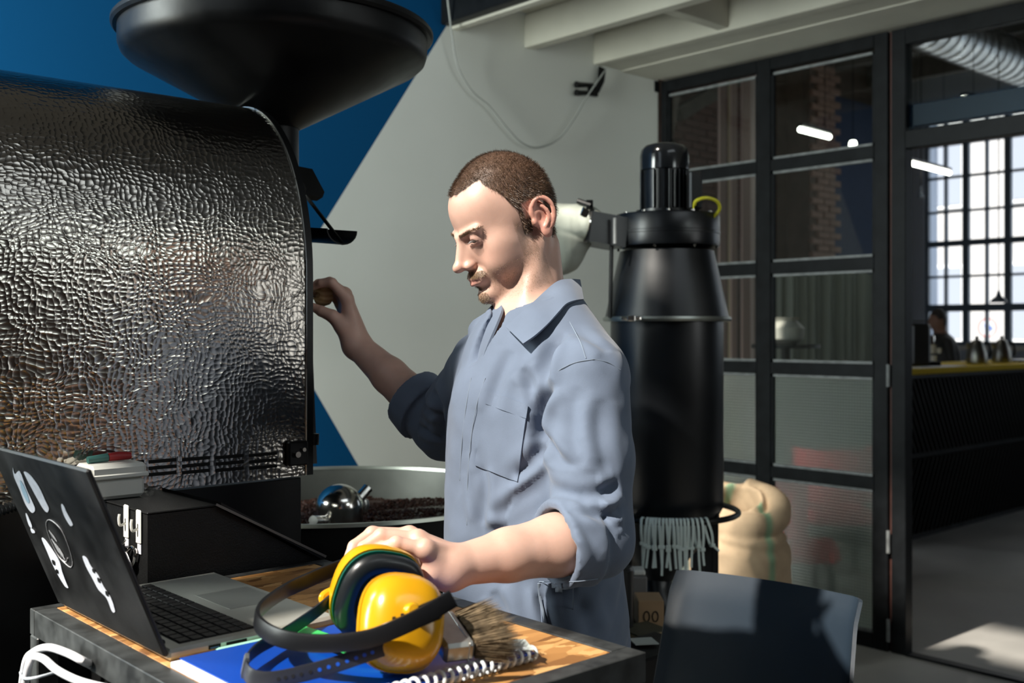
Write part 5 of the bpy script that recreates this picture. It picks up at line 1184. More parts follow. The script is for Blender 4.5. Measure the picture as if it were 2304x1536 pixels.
# pendant lamps and tube lights
m_tubeL = pm('lit tube', (1, 1, .95), .4, emit=(1, 1, .88), estr=9)
def tube_lamp(a_px, b_px, z, label, r=.022):
    a = PZ(*a_px, z); b = PZ(*b_px, z); o = thing('tube_lamp', label, 'lamp', tuple((a + b) / 2), 'hanging tube lamps')
    put('lit_tube', tube([a, b], r, 12), m_tubeL, o)
    put('housing', bar(a + Vector((0, 0, r + .014)), b + Vector((0, 0, r + .014)), .05, .024), m_blk, o, smooth=False)
    for t in (.15, .85): p = a.lerp(b, t); put('wire', tube([p + Vector((0, 0, r + .026)), Vector((p.x, p.y, 4.648))], .003, 6), m_blk, o)
tube_lamp((1800, 291), (1866, 308), 3.05, 'short lit tube lamp behind the middle partition pane')
tube_lamp((2046, 366), (2136, 389), 3.0, 'lit tube lamp hanging before the big cafe window')
tube_lamp((2165, 221), (2330, 238), 3.35, 'long pale tube lamp high in the transom', .018)
for (px, py, lb) in ((1919, 325, 'small lit spot lamp beside the short tube lamp'), (2010, 354, 'small lit spot lamp at the door jamb')):
    c = P(px, py, 9.0); o = thing('spot_lamp', lb, 'lamp', tuple(c)); put('lit_face', lathe([(0.0, -.02), (0.035, -.016), (0.036, .014), (0, .018)], c, RM(1, .3, 0), 14), m_tubeL, o); put('cord', tube([c + Vector((0, 0, .03)), Vector((c.x, c.y, 4.648))], .004, 6), m_blk, o)
def pendant(px, py, d, label, r, h):
    c = P(px, py, d); o = thing('pendant_lamp', label, 'lamp', tuple(c))
    put('lamp_shade', lathe([(r, 0), (r * .72, h * .3), (r * .3, h * .55), (r * .14, h), (0, h)], c, seg=24), pm('dark blue enamel', (0.02, .035, .06), .35), o)
    put('cord', tube([c + Vector((0, 0, h)), Vector((c.x, c.y, 4.648))], .005, 6), m_blk, o)
pendant(2247, 680, 9.3, 'dark cone pendant lamp before the cafe window', .075, .10)
pendant(2072, 445, 10.4, 'small dark spot pendant left of the cafe window panes', .03, .12)
# ventilation duct
du = put('ventilation_duct', lathe([(0.21, 0), (0.205, .02)] + [q for i in range(30) for q in ((0.2, .05 + i * .15), (0.2, .13 + i * .15), (0.21, .14 + i * .15), (0.21, .15 + i * .15))], (8.6, 4.4, 4.05), (1, 0, 0), 28), pm('galvanised duct', (0.55, .57, .6), .35, 1.0, rvary=.1, vscale=10)); tag(du, 'round silver ventilation duct under the cafe ceiling', 'duct')
# pale columns / pipes and curtain seen through the panes
for i, (px, d, r_, mm, lb) in enumerate(((1690, 9.5, .05, pm('pale pink pipe', (0.55, .47, .46), .5), 'pale pinkish pipe against the dark brick wall'), (1648, 9.2, .04, pm('cream pipe', (0.36, .30, .2), .6), 'cream coloured pipe beside the pale pinkish pipe'), (1622, 10, .03, pm('grey pipe', (0.14, .14, .14), .6), 'thin grey pipe, farthest into the brick corner'))):
    c = P(px, 745, d); o = put('pipe', tube([Vector((c.x, min(c.y, CY - .36), 0.0)), Vector((c.x, min(c.y, CY - .36), 4.3))], r_, 14), mm); tag(o, lb, 'pipe')
cyy = 5.4; ca_ = PY(1738, 700, cyy).x; cb_ = PY(1975, 700, cyy).x
cu_ = put('curtain', shell(grid(lambda u, v: Vector((ca_ + (cb_ - ca_) * u, cyy + .045 * math.sin(u * 92) + .02 * math.sin(u * 37), .03 + 1.98 * v)), 260, 3), .004), pm('grey green curtain', (0.30, .34, .31), .9)); tag(cu_, 'pleated grey green curtain behind the partition glass', 'curtain')
cl2 = put('curtain_rail', tube([Vector((ca_ - .1, cyy, 2.03)), Vector((cb_ + .1, cyy, 2.03))], .015, 8), m_blk); tag(cl2, 'black rail above the grey green curtain', 'rail')
for i, (px0, px1, lb) in enumerate(((1625, 1640, 'narrow pinkish hanging strip, farthest from the partition post'), (1652, 1664, 'narrow pinkish hanging strip, middle of three'), (1676, 1694, 'wide pinkish hanging strip nearest the partition post'))):
    a, b = PY(px0, 700, 5.0), PY(px1, 700, 5.0); o = put('hanging_strip', box(a.x, b.x, 5.02, 5.04, 0.9, 4.199, .002), pm('dusty pink cloth', (0.42, .30, .27), .8), smooth=False); tag(o, lb, 'strip', 'pinkish strips behind the partition')
# small cafe tables and red chairs behind the ribbed glass
m_red = pm('red upholstery', (0.85, 0.03, 0.05), 0.6)
def tub_chair(px, d, label, z0, yaw):
    c = P(px, 745, d); o = thing('red_chair', label, 'chair', (c.x, c.y, 0), 'red cafe chairs'); R = Matrix.Translation((c.x, c.y, 0)) @ Matrix.Rotation(yaw, 4, 'Z')
    put('seat', xf(box(-.2, .2, -.2, .2, z0 - .08, z0, .03), R), m_red, o)
    put('backrest', xf(shell(grid(lambda u, v: Vector((.22 * math.cos(math.pi * (u * 1.1 - .05)), .2 * math.sin(math.pi * (u * 1.1 - .05)), z0 + .05 + .30 * v)), 16, 5), .03), R), m_red, o)
    for x in (-.17, .17):
        for y in (-.17, .17): put('leg', xf(tube([Vector((x, y, 0)), Vector((x * .9, y * .9, z0 - .085))], .014, 8), R), m_blk, o)
tub_chair(1878, 6.3, 'red cafe chair behind the ribbed pane nearest the doorway post', .42, 2.4)
tub_chair(1800, 5.85, 'red cafe chair behind the lowest ribbed pane, nearer the sack', .30, .6)
tc2 = P(1768, 745, 7.0); ct2 = thing('cafe_table', 'small dark round cafe table behind the middle clear pane', 'table', (tc2.x, tc2.y, 0))
put('table_top', lathe([(0, 1.34), (.22, 1.34), (.22, 1.365), (0, 1.365)], (tc2.x, tc2.y, 0), seg=28), m_blk, ct2); put('pedestal', lathe([(.2, 0), (.2, .02), (.03, .04), (.03, 1.339)], (tc2.x, tc2.y, 0), seg=16), m_blk, ct2)
bw = put('ceramic_pot', lathe([(.06, 1.3655), (.11, 1.40), (.12, 1.47), (.07, 1.52), (.09, 1.54), (0, 1.54)], (tc2.x, tc2.y, 0), seg=24), pm('pale glaze', (.5, .48, .42), .4)); tag(bw, 'pale round pot on the dark cafe table', 'pot')
# barista, seen as a dark figure
bp_ = P(2112, 745, 10.2)
def barista_sdf(p):
    q = p - arr(bp_); z = p[:, 2]
    c = lambda x, y, zz: arr(RM(x, y, 0)) * 0 + np.array([x * CS + y * SN, -x * SN + y * CS, zz], np.float32)
    pp = np.stack([q[:, 0], q[:, 1], z], 1)
    d = s_ell(pp, c(-.005, 0, 1.555), (.080, .080, .115)); d = smin(d, s_ell(pp, c(-.06, 0, 1.53), (.035, .03, .05)), .03)
    d = smin(d, s_cap(pp, c(-.085, 0, 1.545), c(-.092, 0, 1.53), .012), .015)
    d = smin(d, s_cap(pp, c(0.01, 0, 1.48), c(.02, 0, 1.38), .052), .02)
    d = smin(d, s_ell(pp, c(.03, 0, 1.18), (.14, .18, .26)), .05); d = smin(d, s_cap(pp, c(.02, -.14, 1.35), c(.02, .14, 1.35), .055), .05)
    d = smin(d, s_ell(pp, c(.03, 0, .92), (.14, .16, .14)), .04)
    for s in (-1, 1):
        d = smin(d, s_cap(pp, c(.02, s * .18, 1.34), c(.05, s * .22, 1.10), .048, .04), .02); d = smin(d, s_cap(pp, c(.05, s * .22, 1.10), c(-.16, s * .15, 1.08), .036, .026), .02); d = smin(d, s_ell(pp, c(-.2, s * .13, 1.08), (.06, .03, .025)), .015)
        d = smin(d, s_cap(pp, c(.03, s * .08, .9), c(.03, s * .1, .1), .085, .055), .03); d = smin(d, s_cap(pp, c(.04, s * .1, .045), c(-.13, s * .11, .035), .045, .035), .02)
    return d
lo = np.array((bp_.x - .38, bp_.y - .38, -.02)); hi = np.array((bp_.x + .38, bp_.y + .38, 1.76))
V, Q = surface_nets(barista_sdf, lo, hi, .012)
sk_ = np.where((V[:, 2:3] > 1.43), np.array([[.20, .11, .08]]), np.array([[.012, .012, .012]]))
fx = (V[:, 0] - bp_.x) * CS - (V[:, 1] - bp_.y) * SN
hairm = (V[:, 2] > 1.56 + 0.9 * np.clip(-fx - .02, 0, 1)) & (V[:, 2] > 1.5) | ((fx > .02) & (V[:, 2] > 1.50)); sk_[hairm] = (.012, .009, .008)
bar_ = put_net('person', V, Q, pm('barista skin and clothes', (.5, .5, .5), .7, attr='tint'), None, sk_); tag(bar_, 'person in dark clothes with short dark hair standing behind the counter in profile', 'person')
# round blue and white road sign beyond the window
sgn = P(2221, 737, 15.5); rs_ = thing('road_sign', 'round white road sign with blue arrow marks outside the window', 'sign', (sgn.x, sgn.y, -.5))
put('sign_plate', lathe([(0, -.01), (.135, -.01), (.14, 0), (.135, .01), (0, .01)], sgn, RM(0, -1, 0), 36), pm('white sign face', (.9, .9, .9), .5), rs_)
put('sign_border', lathe([(.118, -.002), (.14, -.002), (.14, .012), (.118, .012)], sgn, RM(0, -1, 0), 36, closed=True), pm('red sign border', (.75, .25, .22), .5), rs_)
for pts in ([(-.02, -.06), (-.02, .06)], [(-.045, .02), (-.02, .065), (.01, .02)], [(.035, -.03), (.055, 0.0), (.035, .03)]): put('sign_arrow', tube([sgn + RM(x, -.016, z) for x, z in pts], .012, 8), pm('blue sign paint', (.02, .12, .55), .5), rs_)
put('pole', tube([Vector((sgn.x, sgn.y, -.5)), sgn + RM(0, .03, .14)], .03, 10), m_bead, rs_)
# ================================================================== THE MAN (worked out in camera-aligned axes x right, d away, z up; turned into room axes when built)
def K(px, py, d): return np.array([(px - 1152) / F * d, d, EYE - (py - HORIZON) / F * d])
def to_room(V): return np.stack([V[:, 0] * CS + V[:, 1] * SN, -V[:, 0] * SN + V[:, 1] * CS, V[:, 2]], 1)
def RK(p): return RM(float(p[0]), float(p[1]), float(p[2]))
man_base = K(1205, 745, 1.79); man_base[2] = 0
man = thing('person', 'man with cropped brown hair in a blue grey coverall standing at the table', 'person', RK(man_base))
# head frame
Fh = np.array([-0.905, -0.425, 0]); Fh /= np.linalg.norm(Fh); pt = math.radians(23)
Lh = np.array([-Fh[1], Fh[0], 0.0]); Lh = np.cross(np.array([0, 0, 1.0]), Fh)
HY = Fh * math.cos(pt) + np.array([0, 0, -math.sin(pt)]); HZ = Fh * math.sin(pt) + np.array([0, 0, math.cos(pt)]); HX = Lh
HM = np.stack([HX, HY, HZ], 1)                      # columns: head axes in camera-aligned axes
HO = np.array([-0.006, 1.815, 1.637])
def hl(p): return ((p - HO) @ HM) * 1000.0          # to head millimetres
def hw(x, y, z): return HO + HM @ (np.array([x, y, z]) / 1000.0)
# torso frame
Ft = np.array([-0.866, -0.5, 0]); Lt = np.array([0.5, -0.866, 0.0]); TC = np.array([0.034, 1.785, 0.0])
def tl(p): q = p - TC; return np.stack([q @ Lt, q @ Ft, q[:, 2]], 1)
def tw(l, f, z): return TC + Lt * l + Ft * f + np.array([0, 0, z])

def head_sdf(q):
    ax = np.abs(q[:, 0]); s = np.stack([ax, q[:, 1], q[:, 2]], 1).astype(np.float32)
    d = s_ell(q, (0, -3, 27), (74, 87, 90))
    d = smin(d, s_ell(q, (0, 34, -18), (59, 58, 78)), 24)
    d = smin(d, s_ell(q, (0, 40, 40), (59, 52, 50)), 14)
    d = smin(d, s_cap(s, (47, -14, -46), (15, 78, -98), 16, 13), 20); d = smin(d, s_ell(s, (36, 24, -48), (26, 44, 34)), 14)
    d = smin(d, s_ell(q, (0, 42, -76), (41, 46, 34)), 12)
    d = smin(d, s_ell(q, (0, 86, -102), (17, 14, 13)), 11)
    d = smin(d, s_ell(s, (48, 48, -27), (13, 22, 15)), 22); d = smin(d, s_ell(s, (38, 54, -54), (19, 26, 24)), 18)
    d = smin(d, s_cap(s, (9, 93.5, 5), (44, 80, 10), 7.5, 7), 8)
    d = smax(d, -s_ell(s, (31, 100, -3), (20, 17, 12)), 9)
    d = smin(d, s_ell(q, (0, 88, -67), (26, 16, 17)), 10)
    d = smin(d, s_cap(q, (0, 86, 0), (0, 97, -38), 9, 14), 8); d = smin(d, s_cap(q, (0, 94, 0), (0, 113, -37), 6.5, 8.0), 7)
    d = smin(d, s_ell(q, (0, 116, -40), (9.5, 10.5, 9)), 5)
    d = smin(d, s_ell(s, (12.3, 101, -43.5), (5.4, 8.5, 5.6)), 7)
    d = smax(d, -s_ell(s, (6.5, 107, -50), (3.6, 6, 4)), 2)
    d = smin(d, s_ell(s, (31, 77, -4), (15, 13.5, 12.5)), 4)
    d = smin(d, s_cap(s, (17, 88, 5), (46, 78, 3.5), 2.6, 2.6), 3.5)          # upper lid fold
    d = smax(d, -s_ell(s, (31.5, 92, -7.5), (12, 8, 3.3)), 1.0)
    d = smin(d, s_cap(s, (20, 90, -12.5), (43, 81, -11), 2.0, 1.8), 2.2)      # lower lid
    d = smin(d, s_cap(s, (0, 103.5, -65), (19, 95, -69), 4.2, 2.8), 3)
    d = smin(d, s_cap(s, (0, 102.5, -74.5), (17, 95, -73.5), 5.0, 3.0), 3)
    d = smax(d, -s_cap(s, (0, 109, -69.8), (22, 97, -71), 1.5, 1.3), 1.8)
    d = smax(d, -s_ell(q, (0, 105, -86), (15, 6, 4.5)), 6)
    d = smax(d, -s_cap(s, (3.5, 108, -54), (2.5, 108, -60), 1.6), 4)
    d = smax(d, -s_cap(s, (5, 101, 10), (4, 98, 20), 1.3), 3)                 # frown line
    # temples and cheeks a little hollow
    # ear
    t = np.stack([s[:, 0] - 1, (s[:, 1] + 7) / 1.02, (s[:, 2] + 9) / 1.02], 1).astype(np.float32)
    e = s_ell(t, (75, -14, 2), (6, 16, 27))
    hel = crom([(75, 0, 6), (77, -3, 19), (82, -12, 29.5), (86, -23, 29), (89, -31, 19), (90, -33, 6), (88, -30, -7), (83, -23, -19)], 3)
    for a, b in zip(hel[:-1], hel[1:]): e = smin(e, s_cap(t, a, b, 3.3), 3.0)
    e = smin(e, s_ell(t, (79, -14, -25), (5, 9, 10)), 6)
    ah = crom([(82, -17, 19), (85, -23, 8), (85, -22, -6), (81, -13, -16)], 3)
    for a, b in zip(ah[:-1], ah[1:]): e = smin(e, s_cap(t, a, b, 2.6), 3)
    e = smax(e, -s_ell(t, (86, -10, -2), (9, 7.5, 11.5)), 3)
    e = smax(e, -s_cap(t, (88, -13, 21), (91, -27, 12), 2.4), 3)
    e = smin(e, s_ell(t, (76, 1, -4), (5, 4.5, 6.5)), 3)
    d = smin(d, e, 4)
    return d
NB = np.array([0.040, 1.80, 1.44])                  # base of the neck
def neck_sdf(p):
    a = hw(0, -20, -60); d = s_cap(p, a, NB, 0.050, 0.057)
    for sgn in (-1, 1):
        d = smin(d, s_cap(p, hw(sgn * 50, -24, -42), tw(sgn * 0.022, 0.055, 1.405), 0.004, 0.005), 0.034)
    d = smin(d, s_cap(p, hw(0, 36, -108), tw(0, 0.055, 1.435), 0.020, 0.018), 0.03)
    return d
WL_ = K(1018, 1274, 1.475); EL_ = K(1335, 1208, 1.590); SL_ = K(1322, 850, 1.635)
WR_ = K(803, 776, 2.25); ER_ = K(1005, 965, 2.10); SR_ = np.array([-0.046, 1.928, 1.385])
def fore(p, e, w, re, rw, side):
    m = e + (w - e) * 0.28; d = s_chain(p, [e, m, e + (w - e) * .62, w], [re * .95, re * 1.04, re * .86, rw], 0.012)
    return d
def hand_sdf(p, joints, wr, palm_k=0.014):
    d = None
    for f in joints['fingers']:
        e = s_chain(p, f[0], f[1], 0.003)
        d = e if d is None else smin(d, e, 0.0035)
    pd = None
    for f in joints['fingers'][:4]:
        d = smin(d, s_ell(p, f[0][0], (.0122, .0122, .0122)), .006); d = smin(d, s_ell(p, f[0][1], (.0100, .0100, .0100)), .003); d = smin(d, s_cap(p, wr + (f[0][0] - wr) * .25 + np.array([0.004, -.004, .017]), f[0][0] + np.array([.001, -.003, .009]), .0045, .0045), .006)
    for c in joints['palm']:
        e = s_cap(p, c[0], c[1], c[2], c[3]); pd = e if pd is None else smin(pd, e, palm_k)
    return smin(d, pd, 0.007)
# left hand (nearer the camera), closed over the far cup from behind
mcpL = [K(903, 1213, 1.512), K(921, 1206, 1.490), K(940, 1214, 1.465), K(957, 1236, 1.442)]
pipL = [K(833, 1208, 1.506), K(838, 1200, 1.482), K(858, 1205, 1.458), K(892, 1222, 1.436)]
dipL = [K(797, 1236, 1.492), K(797, 1229, 1.468), K(818, 1232, 1.449), K(853, 1236, 1.447)]
tipL = [K(785, 1268, 1.478), K(782, 1262, 1.456), K(800, 1266, 1.455), K(832, 1262, 1.452)]
HL = dict(fingers=[([mcpL[i], pipL[i], dipL[i], tipL[i]], [0.0115 - .0008 * (i == 3), 0.0098 - .0008 * (i == 3), 0.0086 - .0006 * (i == 3), 0.0072]) for i in range(4)]
          + [([K(985, 1290, 1.50), K(948, 1310, 1.51), K(905, 1318, 1.505), K(872, 1322, 1.49)], [0.015, 0.0125, 0.0105, 0.008])],
          palm=[(WL_, mcpL[0], 0.023, 0.0125), (WL_, mcpL[1], 0.024, 0.0128), (WL_, mcpL[2], 0.024, 0.0125), (WL_ + np.array([-.004, -.006, -.006]), mcpL[3], 0.022, 0.0125),
                (WL_, K(985, 1290, 1.50), 0.022, 0.017), (WL_ + np.array([-.006, -.006, -.012]), K(972, 1290, 1.452), 0.018, 0.015)])
# right hand, over the wooden knob
mcpR = [K(781, 672, 2.232), K(777, 662, 2.255), K(773, 668, 2.280), K(768, 684, 2.303)]
pipR = [K(747, 636, 2.222), K(742, 634, 2.246), K(740, 640, 2.272), K(740, 656, 2.295)]
dipR = [K(722, 637, 2.225), K(716, 637, 2.246), K(715, 643, 2.270), K(720, 658, 2.290)]
tipR = [K(703, 646, 2.236), K(699, 648, 2.250), K(699, 652, 2.268), K(706, 666, 2.284)]
HR = dict(fingers=[([mcpR[i], pipR[i], dipR[i], tipR[i]], [0.0118 - .0008 * (i == 3), 0.0100 - .0008 * (i == 3), 0.0086, 0.0074]) for i in range(4)]
          + [([K(772, 735, 2.235), K(748, 711, 2.230), K(723, 700, 2.232), K(704, 690, 2.238)], [0.0165, 0.0135, 0.0112, 0.0085])],
          palm=[(WR_, mcpR[0], 0.024, 0.0125), (WR_, mcpR[1], 0.025, 0.013), (WR_, mcpR[2], 0.025, 0.0125), (WR_, mcpR[3], 0.024, 0.012), (WR_, K(772, 735, 2.235), 0.023, 0.018)])
def torso_core(p, g):
    q = tl(p)
    d = s_ell(q, (0, 0, 1.27), (.175 + g, .112 + g, .23 + g)); d = smin(d, s_cap(q, (-.13, -.012, 1.385), (.13, -.012, 1.385), .058 + g), .05)
    for s in (-1, 1): d = smin(d, s_cap(q, (s * .115, -.014, 1.392), (s * .02, -.02, 1.462), .048 + g, .055 + g), .04)
    d = smin(d, s_ell(q, (0, .004, 1.07), (.155 + g, .114 + g, .2)), .05)
    d = smin(d, s_ell(q, (0, -.008, .93), (.165 + g, .125 + g, .17)), .05)
    return d
def inside(p, lo, hi): return ((p > lo) & (p < hi)).all(1)
def grouped(p, groups, far=0.2):
    """union of groups, each evaluated only near its own box: (lo, hi, fn, k)"""
    d = np.full(len(p), far, np.float32)
    for lo, hi, fn, k in groups:
        m = inside(p, lo - 0.06, hi + 0.06)
        if m.any():
            v = fn(p[m]).astype(np.float32); d[m] = smin(d[m], v, k) if k else np.minimum(d[m], v)
    return d
def bb(pts, r): a = np.stack(pts); return a.min(0) - r, a.max(0) + r
def body_sdf(p):
    G = []
    G.append((*bb([HO], .135), lambda x: head_sdf(hl(x).astype(np.float32)) / 1000.0, 0))
    G.append((*bb([hw(0, -34, -62), NB, tw(0, .055, 1.40), hw(0, 36, -108)], .09), neck_sdf, 0.016))
    G.append((np.array([-.2, 1.5, .86]), np.array([.26, 2.05, 1.56]), lambda x: torso_core(x, -0.013), 0.02))
    for S, E, W, Hj, rw in ((SL_, EL_, WL_, HL, .027), (SR_, ER_, WR_, HR, .0275)):
        G.append((*bb([S, E], .06), lambda x, S=S, E=E: s_cap(x, S, E, .040, .036), 0.02))
        G.append((*bb([E, W], .06), lambda x, E=E, W=W, rw=rw: fore(x, E, W, .0425, rw, 1), 0.012))
        pts = [q for f in Hj['fingers'] for q in f[0]] + [W]
        G.append((*bb(pts, .03), lambda x, Hj=Hj, W=W: hand_sdf(x, Hj, W), 0.010))
    return grouped(p, G)
lo = np.array([-.46, 1.36, .76]); hi = np.array([.26, 2.36, 1.80])
BVs, BQ = surface_nets(body_sdf, lo, hi, 0.0021)
BVs = relax(BVs, BQ, 1, 0.35)
bn_ = normals(BVs, BQ)
# small relief: knuckle creases, veins, skin unevenness left to the bump map. Colour of the skin, some eyelid shade included:
q = hl(BVs); ax = np.abs(q[:, 0]); qy, qz = q[:, 1], q[:, 2]
head_m = inside(BVs, HO - .14, HO + .14)
tint = np.repeat(np.array([[0.60, 0.375, 0.295]]), len(BVs), 0)
nz = wob(BVs, 60, 11)[:, None]
tint *= 1 + 0.05 * nz
def mix(mask, col, amt=1.0):
    global tint
    m = np.clip(mask, 0, 1)[:, None] * amt; tint = tint * (1 - m) + np.array(col) * m
g = lambda v, a, b: np.clip((v - a) / (b - a), 0, 1)
hm = head_m.astype(float)
mix(hm * (np.hypot(ax - 80, 0) < 16) * g(np.abs(ax), 71, 75) * (qy < 4) * (qy > -46), (0.62, 0.24, 0.18), .55)         # ears redder
mix(hm * np.exp(-((ax - 0) / 14) ** 2 - ((qy - 114) / 12) ** 2 - ((qz + 42) / 10) ** 2), (0.62, 0.28, 0.21), .45)
mix(hm * np.exp(-((ax - 40) / 18) ** 2 - ((qz + 38) / 16) ** 2) * (qy > 40), (0.64, 0.33, 0.25), .35)
lip = hm * (qy > 86) * (np.exp(-(ax / 19) ** 4)) * np.exp(-((qz + 70.5 + .012 * ax) / 6.2) ** 4); mix(lip, (0.52, 0.22, 0.18), .75)
mix(hm * np.exp(-((ax - 31) / 17) ** 4 - ((qz + 5) / 11) ** 4) * (qy > 70), (0.40, 0.22, 0.18), .55)  # darker skin round the eyes, eyelid shade deepened in the colour
stub = hm * g(wob(BVs, 420, 5) * .25 + 1, .6, 1)
brown = (0.20, 0.125, 0.075)
mous = hm * (qy > 84) * np.exp(-((qz + 58.0 + .12 * ax) / 5.5) ** 4) * np.exp(-((ax - 13) / 15) ** 4); mix(mous * stub, brown, .72)
goat = hm * (qy > 66) * np.exp(-(ax / 21) ** 4) * np.exp(-((qz + 106) / 15) ** 4); mix(goat * stub, brown, .4)
soul = hm * (qy > 90) * np.exp(-(ax / 8) ** 4) * np.exp(-((qz + 84) / 5) ** 4); mix(soul * stub, brown, .6)
jawl = hm * g(-qz, 42, 62) * g(-(qz + 0.0) , 30, 60) * (qy > -10) * (qy < 100) * g(ax, 18, 30) * g(qz, -128, -108); mix(jawl * stub, brown, .28)
side = hm * (qy > -4) * (qy < 26) * g(-qz, -10, 6) * g(ax, 52, 60) * (qz > -60); mix(side * stub, brown, .45 * 0.8)
# hair-covered scalp
def hair_mask(q):
    ax, y, z = np.abs(q[:, 0]), q[:, 1], q[:, 2]; n = wob(q, .09, 21) * 4
    line = np.where(y > 44, 72 + 0.42 * np.clip(ax - 16, 0, 34), 0)
    temple = 8 + np.clip(y - 8, 0, 60) * 1.9
    side = np.where(y > -6, -26, np.where(y > -40, 22, -50))
    front = (y > 44) & (z > line + n)
    tmp = (y <= 44) & (y > 12) & (z > np.minimum(temple, 84) + n)
    sd = (y <= 12) & (z > side + n * 1.5) 
    ear = (ax > 70) & (y < 4) & (y > -42) & (z < 24)
    return (front | tmp | sd) & ~ear
hmask = hair_mask(q) & head_m; cap_m = hmask.astype(float)
mix(cap_m, (0.075, 0.042, 0.024), .88)
sk_m = pm('skin', (0.6, 0.4, 0.3), 0.46, attr='tint', sss=0.12, bump=0.22, bscale=520, bdist=0.0006, vary=0.06, vscale=40)
body = put_net('body', to_room(BVs), BQ, sk_m, man, tint)

# ---- eyes: eyeball with iris, looking down
for sgn in (-1, 1):
    c = hw(sgn * 31, 75.8, -4); gz = np.array([HM @ np.array([-0.12, .93, -.27])])[0]
    ey = put('eye', lathe([(12.2 * math.sin(a) / 1000, -12.2 * math.cos(a) / 1000) for a in np.linspace(0, math.pi - .88, 14)], RK(c), RM(*gz), 24), pm('eye white', (0.30, 0.25, 0.23), 0.3), man)
    put('iris', lathe([(12.2 * math.sin(a) / 1000, -12.2 * math.cos(a) / 1000) for a in np.linspace(math.pi - .9, math.pi - .24, 6)], RK(c), RM(*gz), 24), pm('grey green iris', (0.045, 0.05, 0.035), 0.2), ey)
    put('pupil', lathe([(12.25 * math.sin(a) / 1000, -12.25 * math.cos(a) / 1000) for a in np.linspace(math.pi - .26, math.pi, 4)], RK(c), RM(*gz), 20), m_void, ey)

# ---- hair: short strands as thin blades growing from the scalp
def blades(pts, nrm, dirs, length, width, name, mat, parent, jit=0.25):
    n = len(pts); L_ = (length[0] + (length[1] - length[0]) * RNG.random(n))[:, None]
    D = dirs + RNG.normal(0, jit, (n, 3)); D /= np.linalg.norm(D, axis=1, keepdims=True)
    side = np.cross(D, nrm); side /= np.maximum(np.linalg.norm(side, axis=1, keepdims=True), 1e-6); w = side * width / 2
    a = pts - w; b = pts + w; mid = pts + D * L_ * .55; c = mid + w * .8; d = mid - w * .8; tip = pts + D * L_ + nrm * 0 - nrm * L_ * .12
    V = np.stack([a, b, c, d, tip], 1).reshape(-1, 3); i = np.arange(n)[:, None] * 5
    Fc = [tuple(x) for x in (i + np.array([[0, 1, 2, 3]])).tolist()] + [tuple(x) for x in (i + np.array([[3, 2, 4]])).tolist()]
    V = to_room(V); me = bpy.data.meshes.new(name); me.from_pydata((V - WL[parent.name]).tolist(), [], Fc); me.materials.append(mat)
    o = bpy.data.objects.new(name, me); COL.objects.link(o); o.parent = parent; WL[o.name] = WL[parent.name]; o['kind'] = 'stuff'; return o
def sample_faces(mask_v, n, weight=None):
    fm = mask_v[BQ].all(1); Fq = BQ[fm]
    idx = RNG.integers(0, len(Fq), n); t = RNG.random((n, 2)); A, B, C, D = (BVs[Fq[idx, k]] for k in range(4))
    P_ = (A * (1 - t[:, :1]) + B * t[:, :1]) * (1 - t[:, 1:]) + (D * (1 - t[:, :1]) + C * t[:, :1]) * t[:, 1:]
    return P_, bn_[Fq[idx, 0]]
m_hair = pm('brown cropped hair', (0.095, 0.054, 0.031), 0.45, vary=0.5, vscale=70)
Ph, Nh = sample_faces(hmask, 26000); qh = hl(Ph)
top = np.clip((qh[:, 2] - 30) / 60, 0, 1)[:, None]
gl = top * np.array([[0, .9, .0]]) + (1 - top) * np.array([[0, -.25, -.8]])
Dh = gl @ HM.T + Nh * 0.75
blades(Ph, Nh, Dh, (.005, .0095), .00045, 'hair', m_hair, man)
# eyebrows, moustache, goatee
brow = head_m & (qy > 70) & (ax > 9) & (ax < 53) & (np.abs(qz - (6.5 + .17 * (ax - 9) - .0055 * np.clip(ax - 30, 0, 99) ** 2)) < np.where(ax < 35, 3.6, 2.4))
Pb, Nb = sample_faces(brow, 1300); qb = hl(Pb); sx = np.sign(qb[:, :1]); Db = np.concatenate([sx * .9, np.full_like(sx, -.25), np.full_like(sx, .35)], 1) @ HM.T + Nb * .25
blades(Pb, Nb, Db, (.004, .008), .0003, 'eyebrow', pm('brown brow hair', (0.20, .13, .08), .5), man)
mm = (mous > .45); Pb, Nb = sample_faces(mm, 1300); qb = hl(Pb); sx = np.sign(qb[:, :1]); Db = np.concatenate([sx * .5, np.full_like(sx, .1), np.full_like(sx, -.9)], 1) @ HM.T + Nb * .35
blades(Pb, Nb, Db, (.0035, .006), .0004, 'moustache', pm('sandy beard hair', (0.22, .14, .08), .5), man)
mm = (goat > .4) | (soul > .4); Pb, Nb = sample_faces(mm, 1700); Db = np.array([[0, .15, -.8]]) @ HM.T + Nb * .6
blades(Pb, Nb, Db, (.002, .0045), .0003, 'beard', MATS['sandy beard hair'], man)
mm = (jawl > .6) | (side > .6); Pb, Nb = sample_faces(mm, 5200); Db = np.array([[0, .1, -.8]]) @ HM.T + Nb * .7
blades(Pb, Nb, Db, (.0008, .0017), .00022, 'stubble', MATS['sandy beard hair'], man)
for sgn in (-1, 1):
    lash = []
    for t in np.linspace(-1, 1, 26):
        a = hw(sgn * (31.5 + 11.5 * t), 90.5 - 3.2 * (t + .2) ** 2 - 3.5 * max(t, 0), -4.6 - 1.4 * t * t); b = a + HM @ (np.array([sgn * 2.0 * t, 5.5, -2.6]) / 1000.0)
        lash.append(tube([RK(a), RK(b)], [.00045, .00015], 4))
    put('eyelashes', cat(*lash), pm('dark lashes', (0.03, .02, .015), .5), man, kind='stuff')

